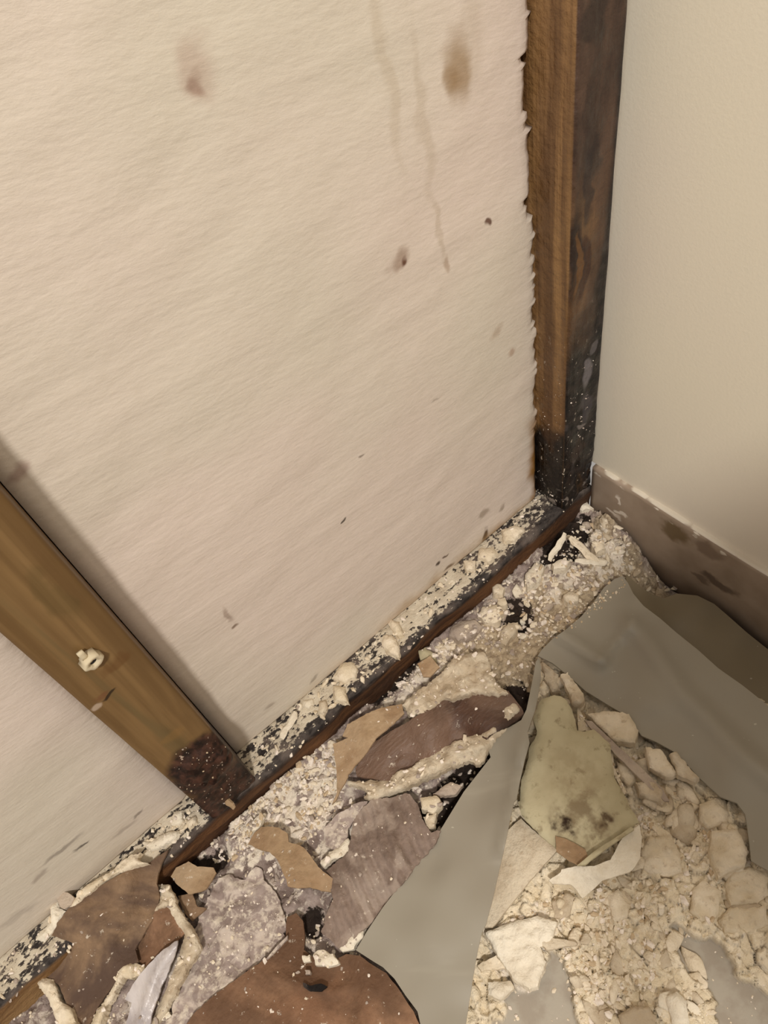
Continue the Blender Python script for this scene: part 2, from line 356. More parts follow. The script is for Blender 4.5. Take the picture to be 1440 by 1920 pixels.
MAT = dict(
    foam=foam_mat(), studl=stud_left_mat(), studr=stud_right_mat(), plate=plate_mat(), wall=wall_mat(), base=base_mat(), dust=dust_mat(),
    cream=plaster_mat('cream_plaster', (234, 220, 196), (216, 200, 172)), white=plaster_mat('white_plaster', (238, 228, 208), (226, 214, 192), (190, 170, 145), .3),
    greyp=plaster_mat('grey_plaster', (190, 174, 156), (168, 152, 138), (120, 104, 92)), tanp=plaster_mat('tan_plaster', (216, 202, 178), (190, 172, 146)),
    moss=plaster_mat('mottled_greenish_board', (196, 186, 154), (176, 164, 132), (134, 118, 90), .6, .4, .55, spots=[(1090, 1540, .045, .7, (112, 92, 66)), (1052, 1552, .010, 1, (50, 36, 26)), (1130, 1530, .010, .9, (80, 60, 44)), (1075, 1450, .05, .35, (140, 118, 86))]),
    mauve=paper_mat('dusty_mauve_underlay', (166, 150, 142), (140, 124, 116), (204, 190, 176), .8, 60, fleck=(.50, .64, 0, .85)),
    brown=paper_mat('brown_paper', (148, 114, 88), (128, 94, 70), (84, 62, 46), .65, 7), brown2=paper_mat('brown_kraft_paper', (144, 118, 92), (124, 100, 78), (84, 66, 56), .95, 7),
    dkbrown=paper_mat('dark_wet_brown_paper', (88, 62, 48), (60, 42, 33), (132, 106, 88), .6, 9, .55, .4, (.6, 1.4, 1)), tan=paper_mat('tan_paper', (168, 142, 110), (150, 122, 92), (186, 162, 132), .5, 12),
    rib=paper_mat('ribbed_grey_brown_paper', (140, 122, 110), (114, 96, 84), (172, 156, 142), .6, 22, fleck=(.6, .72, 0, .7)), lav=paper_mat('lavender_grey_film', (176, 168, 168), (148, 140, 142), (214, 206, 202), .7, 16, .3, .5, (1, .3, 1)),
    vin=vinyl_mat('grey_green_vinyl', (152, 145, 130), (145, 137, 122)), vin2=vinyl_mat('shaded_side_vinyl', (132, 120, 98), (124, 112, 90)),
    black=paper_mat('black_rotten_wood', (38, 30, 26), (22, 17, 15), (84, 74, 68), .5, 30), plastic=plaster_mat('ivory_plastic', (214, 200, 172), (204, 190, 160), (190, 174, 146), .2, .1),
    hole=paper_mat('dark_screw_metal', (52, 50, 50), (36, 34, 34)),
)

# ------------------------------------------------------------------ object helpers
def tag(o, label=None, cat=None, group=None, kind=None):
    if label: o['label'] = label
    if cat: o['category'] = cat
    if group: o['group'] = group
    if kind: o['kind'] = kind
    return o
def mesh_obj(name, V, F, mat, parent=None, origin=None, smooth=True, attrs=None):
    """V in units; the object origin goes to the base centre unless given."""
    V = np.asarray(V, float)
    if origin is None:
        origin = np.array([(V[:, 0].min() + V[:, 0].max()) / 2, (V[:, 1].min() + V[:, 1].max()) / 2, V[:, 2].min()])
    if parent is not None: origin = np.array(parent['_o'])
    me = bpy.data.meshes.new(name); W = (V - origin) * S
    if isinstance(F, np.ndarray):
        me.vertices.add(len(W)); me.vertices.foreach_set('co', W.astype(np.float32).ravel())
        me.loops.add(F.size); me.loops.foreach_set('vertex_index', F.astype(np.int32).ravel())
        me.polygons.add(len(F)); me.polygons.foreach_set('loop_start', np.arange(0, F.size, F.shape[1], dtype=np.int32))
        me.polygons.foreach_set('loop_total', np.full(len(F), F.shape[1], dtype=np.int32)); me.update(calc_edges=True)
    else:
        me.from_pydata(W.tolist(), [], F)
    me.materials.append(mat); me.update()
    me.polygons.foreach_set('use_smooth', [smooth] * len(me.polygons))
    if attrs:
        for k, A in attrs.items():
            at = me.color_attributes.new(k, 'FLOAT_COLOR', 'POINT'); at.data.foreach_set('color', A.astype(np.float32).ravel())
    o = bpy.data.objects.new(name, me); COL.objects.link(o)
    if parent is not None: o.parent = parent
    else: o.location = origin * S
    return o
def thing(name, origin, label, cat, group=None):
    o = bpy.data.objects.new(name, None); COL.objects.link(o); o.empty_display_size = .01
    o.location = np.array(origin) * S; o['_o'] = [float(c) for c in origin]
    return tag(o, label, cat, group)

def boxgrid(lo, hi, step, rnd=.0, disp=None):
    lo = np.array(lo, float); hi = np.array(hi, float)
    N = [max(1, int(round((hi[i] - lo[i]) / step[i]))) for i in range(3)]
    ax = [np.linspace(lo[i], hi[i], N[i] + 1) for i in range(3)]
    idx = {}; V = []; F = []
    def vid(i, j, k):
        q = (i, j, k)
        if q not in idx: idx[q] = len(V); V.append((ax[0][i], ax[1][j], ax[2][k]))
        return idx[q]
    for s_, (a, b, c) in enumerate(((0, 1, 2), (1, 2, 0), (2, 0, 1))):
        for e in (0, N[c]):
            for i in range(N[a]):
                for j in range(N[b]):
                    q = []
                    for (di, dj) in ((0, 0), (1, 0), (1, 1), (0, 1)):
                        t = [0, 0, 0]; t[a] = i + di; t[b] = j + dj; t[c] = e; q.append(vid(*t))
                    F.append(q if e else q[::-1])
    V = np.array(V)
    if rnd:
        Q = np.clip(V, lo + rnd, hi - rnd); D = V - Q; L = np.linalg.norm(D, axis=1, keepdims=True); L[L == 0] = 1
        V = Q + D / L * np.minimum(L, rnd)
    if disp is not None: V = disp(V)
    return V, np.array(F)

# ------------------------------------------------------------------ the setting
V, F = boxgrid((-2.2, -1.6, FL - .03), (.02, .06, FL), (.2, .2, .03)); tag(mesh_obj('floor', V, F, MAT['mauve'], smooth=False), kind='structure')
def wd(V):
    return V
V, F = boxgrid((.0, -1.6, .093), (.05, .16, 2.2), (.05, .02, .03), .0, wd); tag(mesh_obj('wall_right', V, F, MAT['wall'], smooth=False), kind='structure')
V, F = boxgrid((-2.4, .135, FL), (0.0, .19, 2.2), (.2, .05, .2)); tag(mesh_obj('wall_back', V, F, MAT['black'], smooth=False), kind='structure')
def bd(V):
    t = V.copy(); m = V[:, 2] > .085
    t[m, 2] += (fbm(V[m, 1] * 60, V[m, 0] * 10, 3, 2) - .5) * .004
    t[:, 0] += (fbm(V[:, 1] * 12, V[:, 2] * 12, 8, 2) - .5) * .0025
    return t
V, F = boxgrid((-.008, -1.6, FL), (.010, -.001, .0945), (.004, .008, .008), .002, bd); tag(mesh_obj('baseboard_right', V, F, MAT['base']), kind='structure')
V, F = boxgrid((-2.2, .0, FL), (-.0005, .134, PT), (.006, .006, .006), .006,
               lambda V: V + np.stack([V[:, 0] * 0, (fbm(V[:, 0] * 18, V[:, 2] * 30, 4, 3) - .5) * .012 * (V[:, 1] < .02),
                                       (fbm(V[:, 0] * 50, V[:, 1] * 50, 5, 3) - .5) * .008 * (V[:, 2] > .03)], 1))
tag(mesh_obj('sole_plate', V, F, MAT['plate']), 'long wooden bottom plate with dusty blackened top, under the foam boards', 'timber')

ROTC = onY(383, 1431, 0)
def stud(lo, hi, name, m, label, seed, rot):
    def d(V):
        k = sstep(.30 if rot != 1 else .20, .06, V[:, 2])
        u = V[:, 0] + V[:, 1]
        a = (fbm(u * 35, V[:, 2] * 22, seed, 4) - .5); b = (fbm(u * 90, V[:, 2] * 70, seed + 3, 3) - .5)
        t = V.copy(); amt = (.002 + .010 * k * rot) * a + .006 * k * b * rot
        fr = V[:, 1] < (lo[1] + .01)
        t[:, 1] += np.where(fr, -amt, 0)
        if rot == 1.0:
            dd = np.hypot((V[:, 0] - ROTC[0]) / .040, (V[:, 2] - ROTC[2]) / .055); kk = 1 - sstep(.55, 1.05, dd)
            t[:, 1] += np.where(fr, -kk * (.010 + .016 * (fbm(V[:, 0] * 120, V[:, 2] * 120, 61, 3) - .5)), 0)
        sd = V[:, 0] < lo[0] + .002; t[:, 0] += np.where(sd & ~fr, -amt * .7, 0)
        return t
    V, F = boxgrid(lo, hi, (.0035, .0065, .005), .004, d)
    return tag(mesh_obj(name, V, F, m), label, 'stud')
stud((-.725, .0005, PT - .003), (-.655, .12, 1.75), 'wall_stud', MAT['studl'], 'pine stud with a round dark rot patch at its foot, between two boards', 3, 1.0)
stud((-.07, .0005, PT - .003), (-.003, .12, 1.75), 'wall_stud', MAT['studr'], 'corner stud black with mould, standing against the painted right wall', 9, .8)

# lump of soft rot bulging at the foot of the left stud belongs to the stud
def lump(name, c, r, seed, mat, parent=None, amp=.35, n=3, squash=None):
    bm = bmesh.new(); bmesh.ops.create_icosphere(bm, subdivisions=n, radius=1.0)
    V = np.array([v.co[:] for v in bm.verts]); F = [[v.index for v in f.verts] for f in bm.faces]; bm.free()
    k = 1 + (fbm(V[:, 0] * 2.2 + seed, V[:, 1] * 2.2 + V[:, 2] * 1.7, seed, 3) - .5) * 2 * amp
    return mesh_obj(name, V * k[:, None] * np.array(r) + np.array(c), F, mat, parent)

# foam boards: front outline with a ragged torn edge
def foam(x0, x1, z0, z1, label, ragged):
    zs = np.arange(z0, z1 + 1e-6, .0022); nx = 40
    rg = random.Random(5); V = []; F = []
    jag = (fbm(zs * 45, zs * 0, 21, 3) - .5) * .010 + (vn(zs * 150, zs * 0, 25) > .80) * .005 - (fbm(zs * 14, zs * 0, 28, 2) > .62) * .004
    jag = jag * np.where(zs < .20, .25, 1) if ragged else jag * .1
    notch = np.where((zs > .62) & (zs < .69), -.010, 0) + np.where((zs > .525) & (zs < .55), -.008, 0)
    edge = x1 + jag + (notch if ragged else 0)
    us = np.concatenate([np.linspace(0, .9, nx), np.linspace(.91, 1, 8)])
    nxx = len(us)
    for k, yy in enumerate((R_, R_ + .05)):
        for j, z in enumerate(zs):
            xr = edge[j]
            x = x0 + (xr - x0) * us; yj = np.full(nxx, yy)
            if k == 0: yj[-1] += .004
            V.append(np.stack([x, yj, np.full(nxx, z)], 1))
    V = np.concatenate(V); nz = len(zs); Q = []
    g = np.arange(nz * nxx).reshape(nz, nxx); b = g + nz * nxx
    Q.append(np.stack([g[:-1, :-1], g[:-1, 1:], g[1:, 1:], g[1:, :-1]], -1).reshape(-1, 4))
    Q.append(np.stack([b[:-1, :-1], b[1:, :-1], b[1:, 1:], b[:-1, 1:]], -1).reshape(-1, 4))
    for A, B in ((g[:, -1], b[:, -1]), (b[:, 0], g[:, 0])): Q.append(np.stack([A[:-1], B[:-1], B[1:], A[1:]], -1))
    for A, B in ((g[0], b[0]), (b[-1], g[-1])): Q.append(np.stack([A[:-1], B[:-1], B[1:], A[1:]], -1))
    F = np.concatenate(Q)
    m = V[:, 1] < R_ + .001
    V[m, 1] += (fbm(V[m, 0] * 9 + V[m, 2] * 4, V[m, 2] * 14 - V[m, 0] * 8, 31, 3) - .5) * .004
    return tag(mesh_obj('foam_board', V, F, MAT['foam']), label, 'insulation board')
foam(-.654, -.073, PT + .001, 1.7, 'large white foam insulation board filling the bay between the two studs', True)
foam(-1.9, -.726, PT + .001, 1.7, 'white foam insulation board at the lower left, left of the pine stud', False)

# wall plug in the stud
def ring(name, c, r0, r1, h, ax, mat, parent, seg=20, wob=.0, seed=1):
    ax = Vector(ax).normalized(); a = ax.orthogonal().normalized(); b = ax.cross(a); V = []; F = []
    rnd = random.Random(seed); wb = [1 + rnd.uniform(-wob, wob) for _ in range(seg)]
    for (r, t) in ((r1, 0), (r1, h), (r1 * .86, h + r1 * .12), (r0, h), (r0, 0)):
        for k in range(seg):
            th = 2 * math.pi * k / seg
            V.append(Vector(c) + (a * math.cos(th) + b * math.sin(th)) * r * wb[k] + ax * t)
    for i in range(5):
        for k in range(seg):
            F.append((i * seg + k, i * seg + (k + 1) % seg, ((i + 1) % 5) * seg + (k + 1) % seg, ((i + 1) % 5) * seg + k))
    return mesh_obj(name, [tuple(v) for v in V], F, mat, parent)
q = onY(172, 1240, -.006)
t = thing('wall_plug', q, 'small ivory plastic wall plug sticking out of the left stud', 'wall plug')
ring('collar', (q[0], .001, q[2]), .0040, .0092, .009, (0.1, -1, -.15), MAT['plastic'], t, wob=.12)
V, F = boxgrid((q[0] - .005, -.006, q[2] + .006), (q[0] + .001, -.003, q[2] + .018), (.003, .0015, .004), .0007); mesh_obj('tab', V, F, MAT['plastic'], t)
ring('screw_hole', (q[0], .0, q[2]), .0004, .0040, .0055, (0.1, -1, -.15), MAT['hole'], t, wob=.05)

# stand added out of view; its platform puts shade on the corner's right side
cx, cy, hh = -.64, -.93, 1.25
t = thing('added_shade_stand', (cx, cy, FL), 'added wooden stand with a flat top, unseen behind the camera, to cast shade', 'shade_blocker')
V, F = boxgrid((cx - .20, cy - .16, hh - .03), (cx + .20, cy + .16, hh), (.04, .04, .03), .006); mesh_obj('platform', V, F, MAT['tan'], t)
for sx in (-1, 1):
    for sy in (-1, 1):
        V, F = boxgrid((cx + sx * .11 - .014, cy + sy * .11 - .014, FL), (cx + sx * .11 + .014, cy + sy * .11 + .014, hh - .03), (.03, .03, .1), .003)
        V[:, 0] += sx * .04 * (hh - V[:, 2]) / hh; V[:, 1] += sy * .04 * (hh - V[:, 2]) / hh; mesh_obj('leg', V, F, MAT['tan'], t)

# ------------------------------------------------------------------ the rubble ground
st = .0018
gx = np.arange(-1.35, -.012, st); gy = np.arange(-.72, .0015, st)
GX, GY = np.meshgrid(gx, gy)
pxg, pyg = proj_arr(np.stack([GX, GY, GX * 0], -1))
wob = (fbm(GX * 40, GY * 40, 77, 3) - .5) * 60
pxw = pxg + wob; pyw = pyg + (fbm(GX * 40, GY * 40, 99, 3) - .5) * 60
CREAM = [(1000, 1225), (1110, 1130), (1500, 1300), (1600, 2200), (780, 2200), (850, 1800), (900, 1600), (975, 1400)]
TAN = [(830, 1210), (930, 1150), (1060, 1090), (1150, 1080), (1180, 1120), (1020, 1250), (1005, 1300), (900, 1300)]
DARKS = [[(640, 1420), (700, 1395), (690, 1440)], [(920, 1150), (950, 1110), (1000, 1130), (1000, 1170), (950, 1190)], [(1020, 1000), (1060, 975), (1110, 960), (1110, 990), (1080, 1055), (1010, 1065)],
         [(940, 1280), (985, 1270), (1000, 1310), (960, 1400), (860, 1520), (800, 1570), (770, 1530), (850, 1440)], [(0, 1775), (110, 1700), (130, 1720), (60, 1830), (0, 1850)],  # first zone: black shadow and debris below the roll, painted dark
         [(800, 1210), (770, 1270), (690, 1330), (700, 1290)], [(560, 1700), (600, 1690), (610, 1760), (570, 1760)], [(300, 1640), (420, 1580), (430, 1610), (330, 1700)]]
GREYS = [[(1024, 1787), (1051, 1803), (1082, 1869), (1090, 1960), (915, 1960), (935, 1869), (962, 1842), (1000, 1853)],
         [(1273, 1733), (1343, 1748), (1355, 1783), (1397, 1830), (1470, 1869), (1480, 1990), (1347, 1960), (1339, 1869), (1292, 1791)]]
WHITE = [[(470, 1480), (560, 1400), (640, 1390), (650, 1500), (560, 1600), (470, 1640), (400, 1600)], [(600, 1560), (690, 1500), (700, 1540), (640, 1610), (600, 1640)], [(700, 1330), (800, 1210), (880, 1210), (860, 1250), (760, 1330)],
         [(1050, 990), (1190, 1000), (1190, 1050), (1080, 1110), (1000, 1120)], [(900, 1740), (1010, 1700), (1060, 1740), (1000, 1860), (930, 1900)]]
cream = inpoly(pxw, pyw, CREAM).astype(float); tan = (inpoly(pxw, pyw, TAN) | inpoly(pxw, pyw, [(1120, 960), (1330, 1120), (1240, 1150), (1150, 1090), (1090, 1080)])).astype(float)
dark = np.zeros_like(cream); grey = dark.copy(); white = dark.copy()
def blur(A, k):
    for ax in (0, 1):
        c = np.cumsum(np.concatenate([np.repeat(A.take([0], ax), k, ax), A, np.repeat(A.take([-1], ax), k + 1, ax)], ax), ax)
        n_ = A.shape[ax]; A = (c.take(range(2 * k, 2 * k + n_), ax) - (c.take(range(0, n_), ax))) / (2 * k)
    return A
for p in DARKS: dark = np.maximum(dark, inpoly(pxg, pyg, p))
for p in GREYS: grey = np.maximum(grey, inpoly(pxw, pyw, p))
for p in WHITE: white = np.maximum(white, inpoly(pxw, pyw, p))
cream = blur(cream, 3); tan = blur(tan, 4); dark = blur(dark.astype(float), 5); grey = blur(grey.astype(float), 1); white = blur(white.astype(float), 5) * .66
wx = GX + (fbm(GX * 30, GY * 30, 5, 2) - .5) * .03; wy = GY + (fbm(GX * 30, GY * 30, 6, 2) - .5) * .03
a1, a2, aid = worley(wx * 24, wy * 24, 3); b1, b2, bid = worley(wx * 60, wy * 60, 8); c1, c2, cid = worley(GX * 130, GY * 130, 12)
ca = a2 - a1; cb = b2 - b1; cc = c2 - c1
mk = sstep(.42, .58, fbm(GX * 9, GY * 9, 71, 3))
plates = ((aid - .5) * .014 - .007 * (1 - sstep(0, .08, ca))) * mk + (bid - .5) * .010 * (1 - .4 * mk) + (cid - .5) * .006 * (1 - mk * .6) - .004 * (1 - sstep(0, .12, cb)) * (1 - mk * .5)
big = (fbm(GX * 6, GY * 6, 41, 3) - .5)
lumps = (fbm(GX * 45, GY * 45, 43, 4) - .5)
H = big * .014 + lumps * .008
Hc = big * .016 + plates + lumps * .006
Hm = big * .012 + lumps * .010 + (cid - .5) * .003 + white * .008 * (bid)
cz = np.clip(cream + tan * .5, 0, 1)
Hm = Hm + (fbm(GX * 110, GY * 110, 55, 3) - .5) * .007
H = Hm * (1 - cz) + Hc * cz
H = H * (1 - grey) + grey * (-.010 + big * .006)
H -= dark * .012
corner = np.exp(-(((GX + .06) / .09) ** 2 + ((GY + .04) / .07) ** 2)); H += corner * (.010 + (bid - .5) * .014 + (cid - .5) * .006)
drop = sstep(-.15, -.03, GX) * sstep(-.07, -.16, GY); H = H - drop * .064
H = np.maximum(H, FL + .004)
crack = cz * (1 - grey) * np.clip((1 - sstep(.0, .07, ca)) * (aid > .45) * mk + (1 - sstep(0, .10, cb)) * (bid > .82) * .7, 0, 1)
ny_, nx_ = GX.shape
Vt = np.stack([GX, GY, H], -1).reshape(-1, 3)
g = np.arange(nx_ * ny_).reshape(ny_, nx_)
Ft = np.stack([g[:-1, :-1], g[:-1, 1:], g[1:, 1:], g[1:, :-1]], -1).reshape(-1, 4)
# close the heap down to the floor with a skirt
per = np.concatenate([g[0, :], g[1:, -1], g[-1, -2::-1], g[-2:0:-1, 0]])
sk = Vt[per].copy(); sk[:, 2] = FL
n0 = len(Vt); ns = len(per); Vt = np.concatenate([Vt, sk]); ii = np.arange(ns)
Ft = np.concatenate([Ft, np.stack([per, n0 + ii, n0 + (ii + 1) % ns, per[(ii + 1) % ns]], -1)])
def colr(a, b, c):
    A = np.stack([a, b, c, np.ones_like(a)], -1).reshape(-1, 4); return np.concatenate([A, A[per]])
tag(mesh_obj('plaster_rubble', Vt, Ft, MAT['dust'], smooth=True, attrs={'zone': colr(cream, dark, grey), 'zone2': colr(tan, crack, white)}),
    'powdery crushed plaster and dirt covering the whole floor', 'rubble', kind='stuff')
def hz(x, y):
    i = int(np.clip((y - gy[0]) / st, 0, ny_ - 1)); j = int(np.clip((x - gx[0]) / st, 0, nx_ - 1)); return H[i, j]
def ground(px, py):
    z = 0.
    for _ in range(5):
        q = onZ(px, py, z); z = .5 * z + .5 * hz(q[0], q[1])
    return onZ(px, py, z)

# ------------------------------------------------------------------ torn sheets and boards
def tear(poly, amp, seed, seg=7.0):
    rnd = random.Random(seed); out = []
    for i in range(len(poly)):
        a = np.array(poly[i], float); b = np.array(poly[(i + 1) % len(poly)], float)
        L = np.linalg.norm(b - a); k = max(1, int(L / seg)); nrm = np.array([-(b - a)[1], (b - a)[0]]) / max(L, 1e-6)
        for j in range(k):
            t = j / k; o = 0 if j == 0 else (fbm(np.array((a + (b - a) * t)[0] * .06), np.array((a + (b - a) * t)[1] * .06), seed, 3) - .5) * 2 * amp + rnd.uniform(-.25, .25) * amp
            out.append(tuple(a + (b - a) * t + nrm * o))
    return out
def sheet(name, poly, ctrl, mat, thick=.002, tr=0., seed=1, crump=.002, csc=25, step=9.0, ridges=(), parent=None, label=None, cat=None, group=None, smooth=True, zoff=0., taper=0., follow=0., dome=0., dw=.012, pit=0., wave=None):
    """Torn flat piece: outline traced in pixels and set at real heights (units above the debris level)."""
    out = tear(poly, tr, seed, step * .8)
    xs = [p[0] for p in out]; ys = [p[1] for p in out]
    gxp, gyp = np.meshgrid(np.arange(min(xs), max(xs), step), np.arange(min(ys), max(ys), step))
    gyp = gyp + (np.arange(gxp.shape[1]) % 2) * step * .5
    rs = np.random.RandomState(seed); gxp = gxp + rs.uniform(-.2, .2, gxp.shape) * step
    ins = inpoly(gxp, gyp, out)
    pts = list(zip(gxp[ins], gyp[ins]))
    oa = np.array(out)
    pts = [p for p in pts if np.min(np.hypot(oa[:, 0] - p[0], oa[:, 1] - p[1])) > step * .45]
    n0_ = len(out)
    vv, ee, ff, _, _, _ = delaunay_2d_cdt([Vector(p) for p in out] + [Vector(p) for p in pts], [(i, (i + 1) % n0_) for i in range(n0_)], [], 1, 1e-4)
    P = np.array([v[:] for v in vv]); X = P[:, 0]; Y = P[:, 1]
    if isinstance(ctrl, (int, float)): z = np.full(len(P), float(ctrl))
    else:
        wz = 0; ws = 0
        for (cx, cy, c) in ctrl:
            w_ = 1 / (((X - cx) ** 2 + (Y - cy) ** 2) + 200.) ** 1.5; wz = wz + w_ * c; ws = ws + w_
        z = wz / ws
    for (line, wd_, h) in ridges:
        d = np.full(len(P), 1e9)
        for a, b in zip(line[:-1], line[1:]):
            a = np.array(a, float); b = np.array(b, float); ab = b - a
            t = np.clip(((P - a) @ ab) / (ab @ ab), 0, 1); d = np.minimum(d, np.linalg.norm(P - a - t[:, None] * ab, axis=1))
        z = z + h * (1 - sstep(0, wd_, d)) if not wd_ < 0 else z
    base = np.array([onZ(a, b, 0.) for a, b in P])
    z = z + (fbm(base[:, 0] * csc, base[:, 1] * csc, seed + 50, 3) - .5) * 2 * crump + zoff
    if wave:
        (pa, pb), spc, amp = wave; A_ = onZ(*pa, 0.)[:2]; B_ = onZ(*pb, 0.)[:2]; dr = _n(B_ - A_); pr = np.array([-dr[1], dr[0]])
        uu = base[:, :2] @ pr + (fbm(base[:, 0] * 12, base[:, 1] * 12, 3, 2) - .5) * .02 
        z = z + amp * np.sin(uu / spc * 6.2832)
    if dome or pit:
        ob = np.array([onZ(a, b, 0.)[:2] for a, b in out]); B2 = base[:, :2]
        dd = np.full(len(P), 1e9)
        for a, b in zip(ob, np.roll(ob, -1, 0)):
            ab = b - a; t = np.clip(((B2 - a) @ ab) / (ab @ ab + 1e-12), 0, 1); dd = np.minimum(dd, np.linalg.norm(B2 - a - t[:, None] * ab, axis=1))
        u_e = np.clip(dd / dw, 0, 1); z = z - dome * (1 - np.sqrt(1 - (1 - u_e) ** 2))
        w1, w2, wi = worley(base[:, 0] * 70, base[:, 1] * 70, seed)
        z = z + pit * ((wi - .5) * .8 + (fbm(base[:, 0] * 120, base[:, 1] * 120, seed + 9, 3) - .5) * 1.6) * np.clip(u_e * 1.5, 0, 1)
    if follow: z = z + follow * np.array([hz(b_[0], b_[1]) for b_ in base])
    T = np.array([onZ(a, b, c) for a, b, c in zip(X, Y, z)])
    Bm = T.copy(); Bm[:, 2] -= thick
    if taper:
        c = T.mean(0); Bm[:, :2] = c[:2] + (Bm[:, :2] - c[:2]) * (1 + taper)
    # orient faces upwards
    F = []
    cnt = {}
    for f in ff:
        a, b, c = T[f[0]], T[f[1]], T[f[2]]
        f = list(f) if np.cross(b - a, c - a)[2] > 0 else list(f)[::-1]
        F.append(f)
        for i in range(len(f)): cnt[(f[i], f[(i + 1) % len(f)])] = 1
    N = len(T); Fb = [[i + N for i in f[::-1]] for f in F]
    side = [[b, a, a + N, b + N] for (a, b) in cnt if (b, a) not in cnt]
    o = mesh_obj(name, np.concatenate([T, Bm]), F + Fb + side, mat, parent, smooth=smooth)
    if smooth:
        me = o.data; nf = len(F)
        me.polygons.foreach_set('use_smooth', [True] * (2 * nf) + [False] * (len(me.polygons) - 2 * nf))
        me.update()
        o.data.edges  # edges around the rim stay sharp
        rim = set(frozenset(k) for k in cnt if (k[1], k[0]) not in cnt)
        sharp = [frozenset((e.vertices[0] % N, e.vertices[1] % N)) in rim for e in me.edges]
        at = me.attributes.new('sharp_edge', 'BOOLEAN', 'EDGE'); at.data.foreach_set('value', sharp)
    if label: tag(o, label, cat, group)
    return o
def c3(L): return [(880 + x / 2.571, 1480 + y / 2.571) for x, y in L]
def c4(L): return [(880 + x / 2.571, 1000 + y / 2.571) for x, y in L]
def c2(L): return [(400 + x / 2.769, 1380 + y / 2.769) for x, y in L]
def c1(L): return [(x / 3., 1380 + y / 3.) for x, y in L]
def c5(L): return [(540 + x / 2.25, 900 + y / 2.25) for x, y in L]

# --- the vinyl sheets
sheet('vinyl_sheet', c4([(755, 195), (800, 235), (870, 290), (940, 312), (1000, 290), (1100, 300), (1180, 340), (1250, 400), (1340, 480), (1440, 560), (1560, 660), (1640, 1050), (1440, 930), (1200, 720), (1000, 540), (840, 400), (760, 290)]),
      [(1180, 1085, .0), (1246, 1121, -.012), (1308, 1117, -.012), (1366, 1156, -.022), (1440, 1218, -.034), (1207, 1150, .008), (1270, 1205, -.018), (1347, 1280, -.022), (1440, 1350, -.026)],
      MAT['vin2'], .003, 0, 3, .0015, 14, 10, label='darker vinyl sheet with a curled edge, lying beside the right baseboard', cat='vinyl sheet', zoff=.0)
sheet('vinyl_sheet', c4([(740, 205), (765, 240), (790, 290), (840, 350), (920, 410), (1000, 480), (1100, 560), (1200, 650), (1320, 735), (1440, 830), (1600, 960), (1600, 1620), (1440, 1625)]) + c3([(1400, 370), (1360, 345), (1355, 300), (1340, 180), (1330, 120)]) + c4([(1290, 1300), (1210, 1270), (1110, 1180), (1000, 1060), (900, 1005), (830, 975), (760, 880), (690, 840), (560, 760), (470, 680), (400, 625), (330, 590), (350, 560), (400, 510), (470, 460), (540, 400), (600, 330), (650, 260), (700, 220)]),
      [(1168, 1080, .020), (1207, 1136, .030), (1269, 1187, .030), (1347, 1253, .028), (1440, 1323, .026), (1012, 1225, .014), (1063, 1264, .014), (1148, 1327, .012), (1203, 1381, .014), (1312, 1459, .014), (1401, 1560, .018), (1440, 1630, .02), (1130, 1220, .022), (1230, 1300, .026), (1380, 1430, .026), (1100, 1120, .018)],
      MAT['vin'], .003, 0, 4, .0012, 9, 11, ridges=[([(1180, 1170), (1210, 1200), (1280, 1300), (1400, 1420), (1500, 1500)], 34, .009), ([(1045, 1185), (1090, 1215), (1125, 1240)], 24, .012), ([(1125, 1240), (1150, 1210), (1190, 1165)], 12, .007)],
      label='wide grey-green vinyl sheet folded over the rubble along the right side', cat='vinyl sheet')
blade = c4([(335, 600), (345, 640), (345, 700), (335, 760), (318, 850), (300, 900), (280, 960), (290, 1010), (268, 1090), (245, 1190), (228, 1280)]) + c3([(215, 60), (198, 140), (165, 300), (110, 540), (80, 650), (60, 690), (40, 780), (25, 860), (10, 960), (-25, 1180)]) + c2([(1090, 1560), (1060, 1430), (1000, 1350), (940, 1260), (880, 1200), (830, 1170), (740, 1112), (800, 1010), (880, 890), (980, 760), (1080, 640), (1190, 470), (1300, 290), (1370, 200), (1440, 110)]) + c4([(80, 1010), (150, 960), (250, 900), (275, 850), (290, 780), (310, 680), (320, 620)])
sheet('vinyl_sheet', blade, [(1010, 1235, .028), (995, 1330, .040), (985, 1400, .046), (960, 1540, .042), (923, 1690, .034), (892, 1810, .028), (880, 1930, .022), (920, 1420, .030), (869, 1485, .028), (790, 1611, .022), (718, 1701, .018), (670, 1783, .014), (739, 1835, .018), (790, 1930, .018), (860, 1650, .032), (830, 1750, .03)],
      MAT['vin'], .003, 0, 6, .0008, 9, 11, ridges=[([(1008, 1240), (985, 1380), (960, 1500), (940, 1600)], 20, .007)], label='long pointed grey-green vinyl strip standing up through the middle of the debris', cat='vinyl sheet')

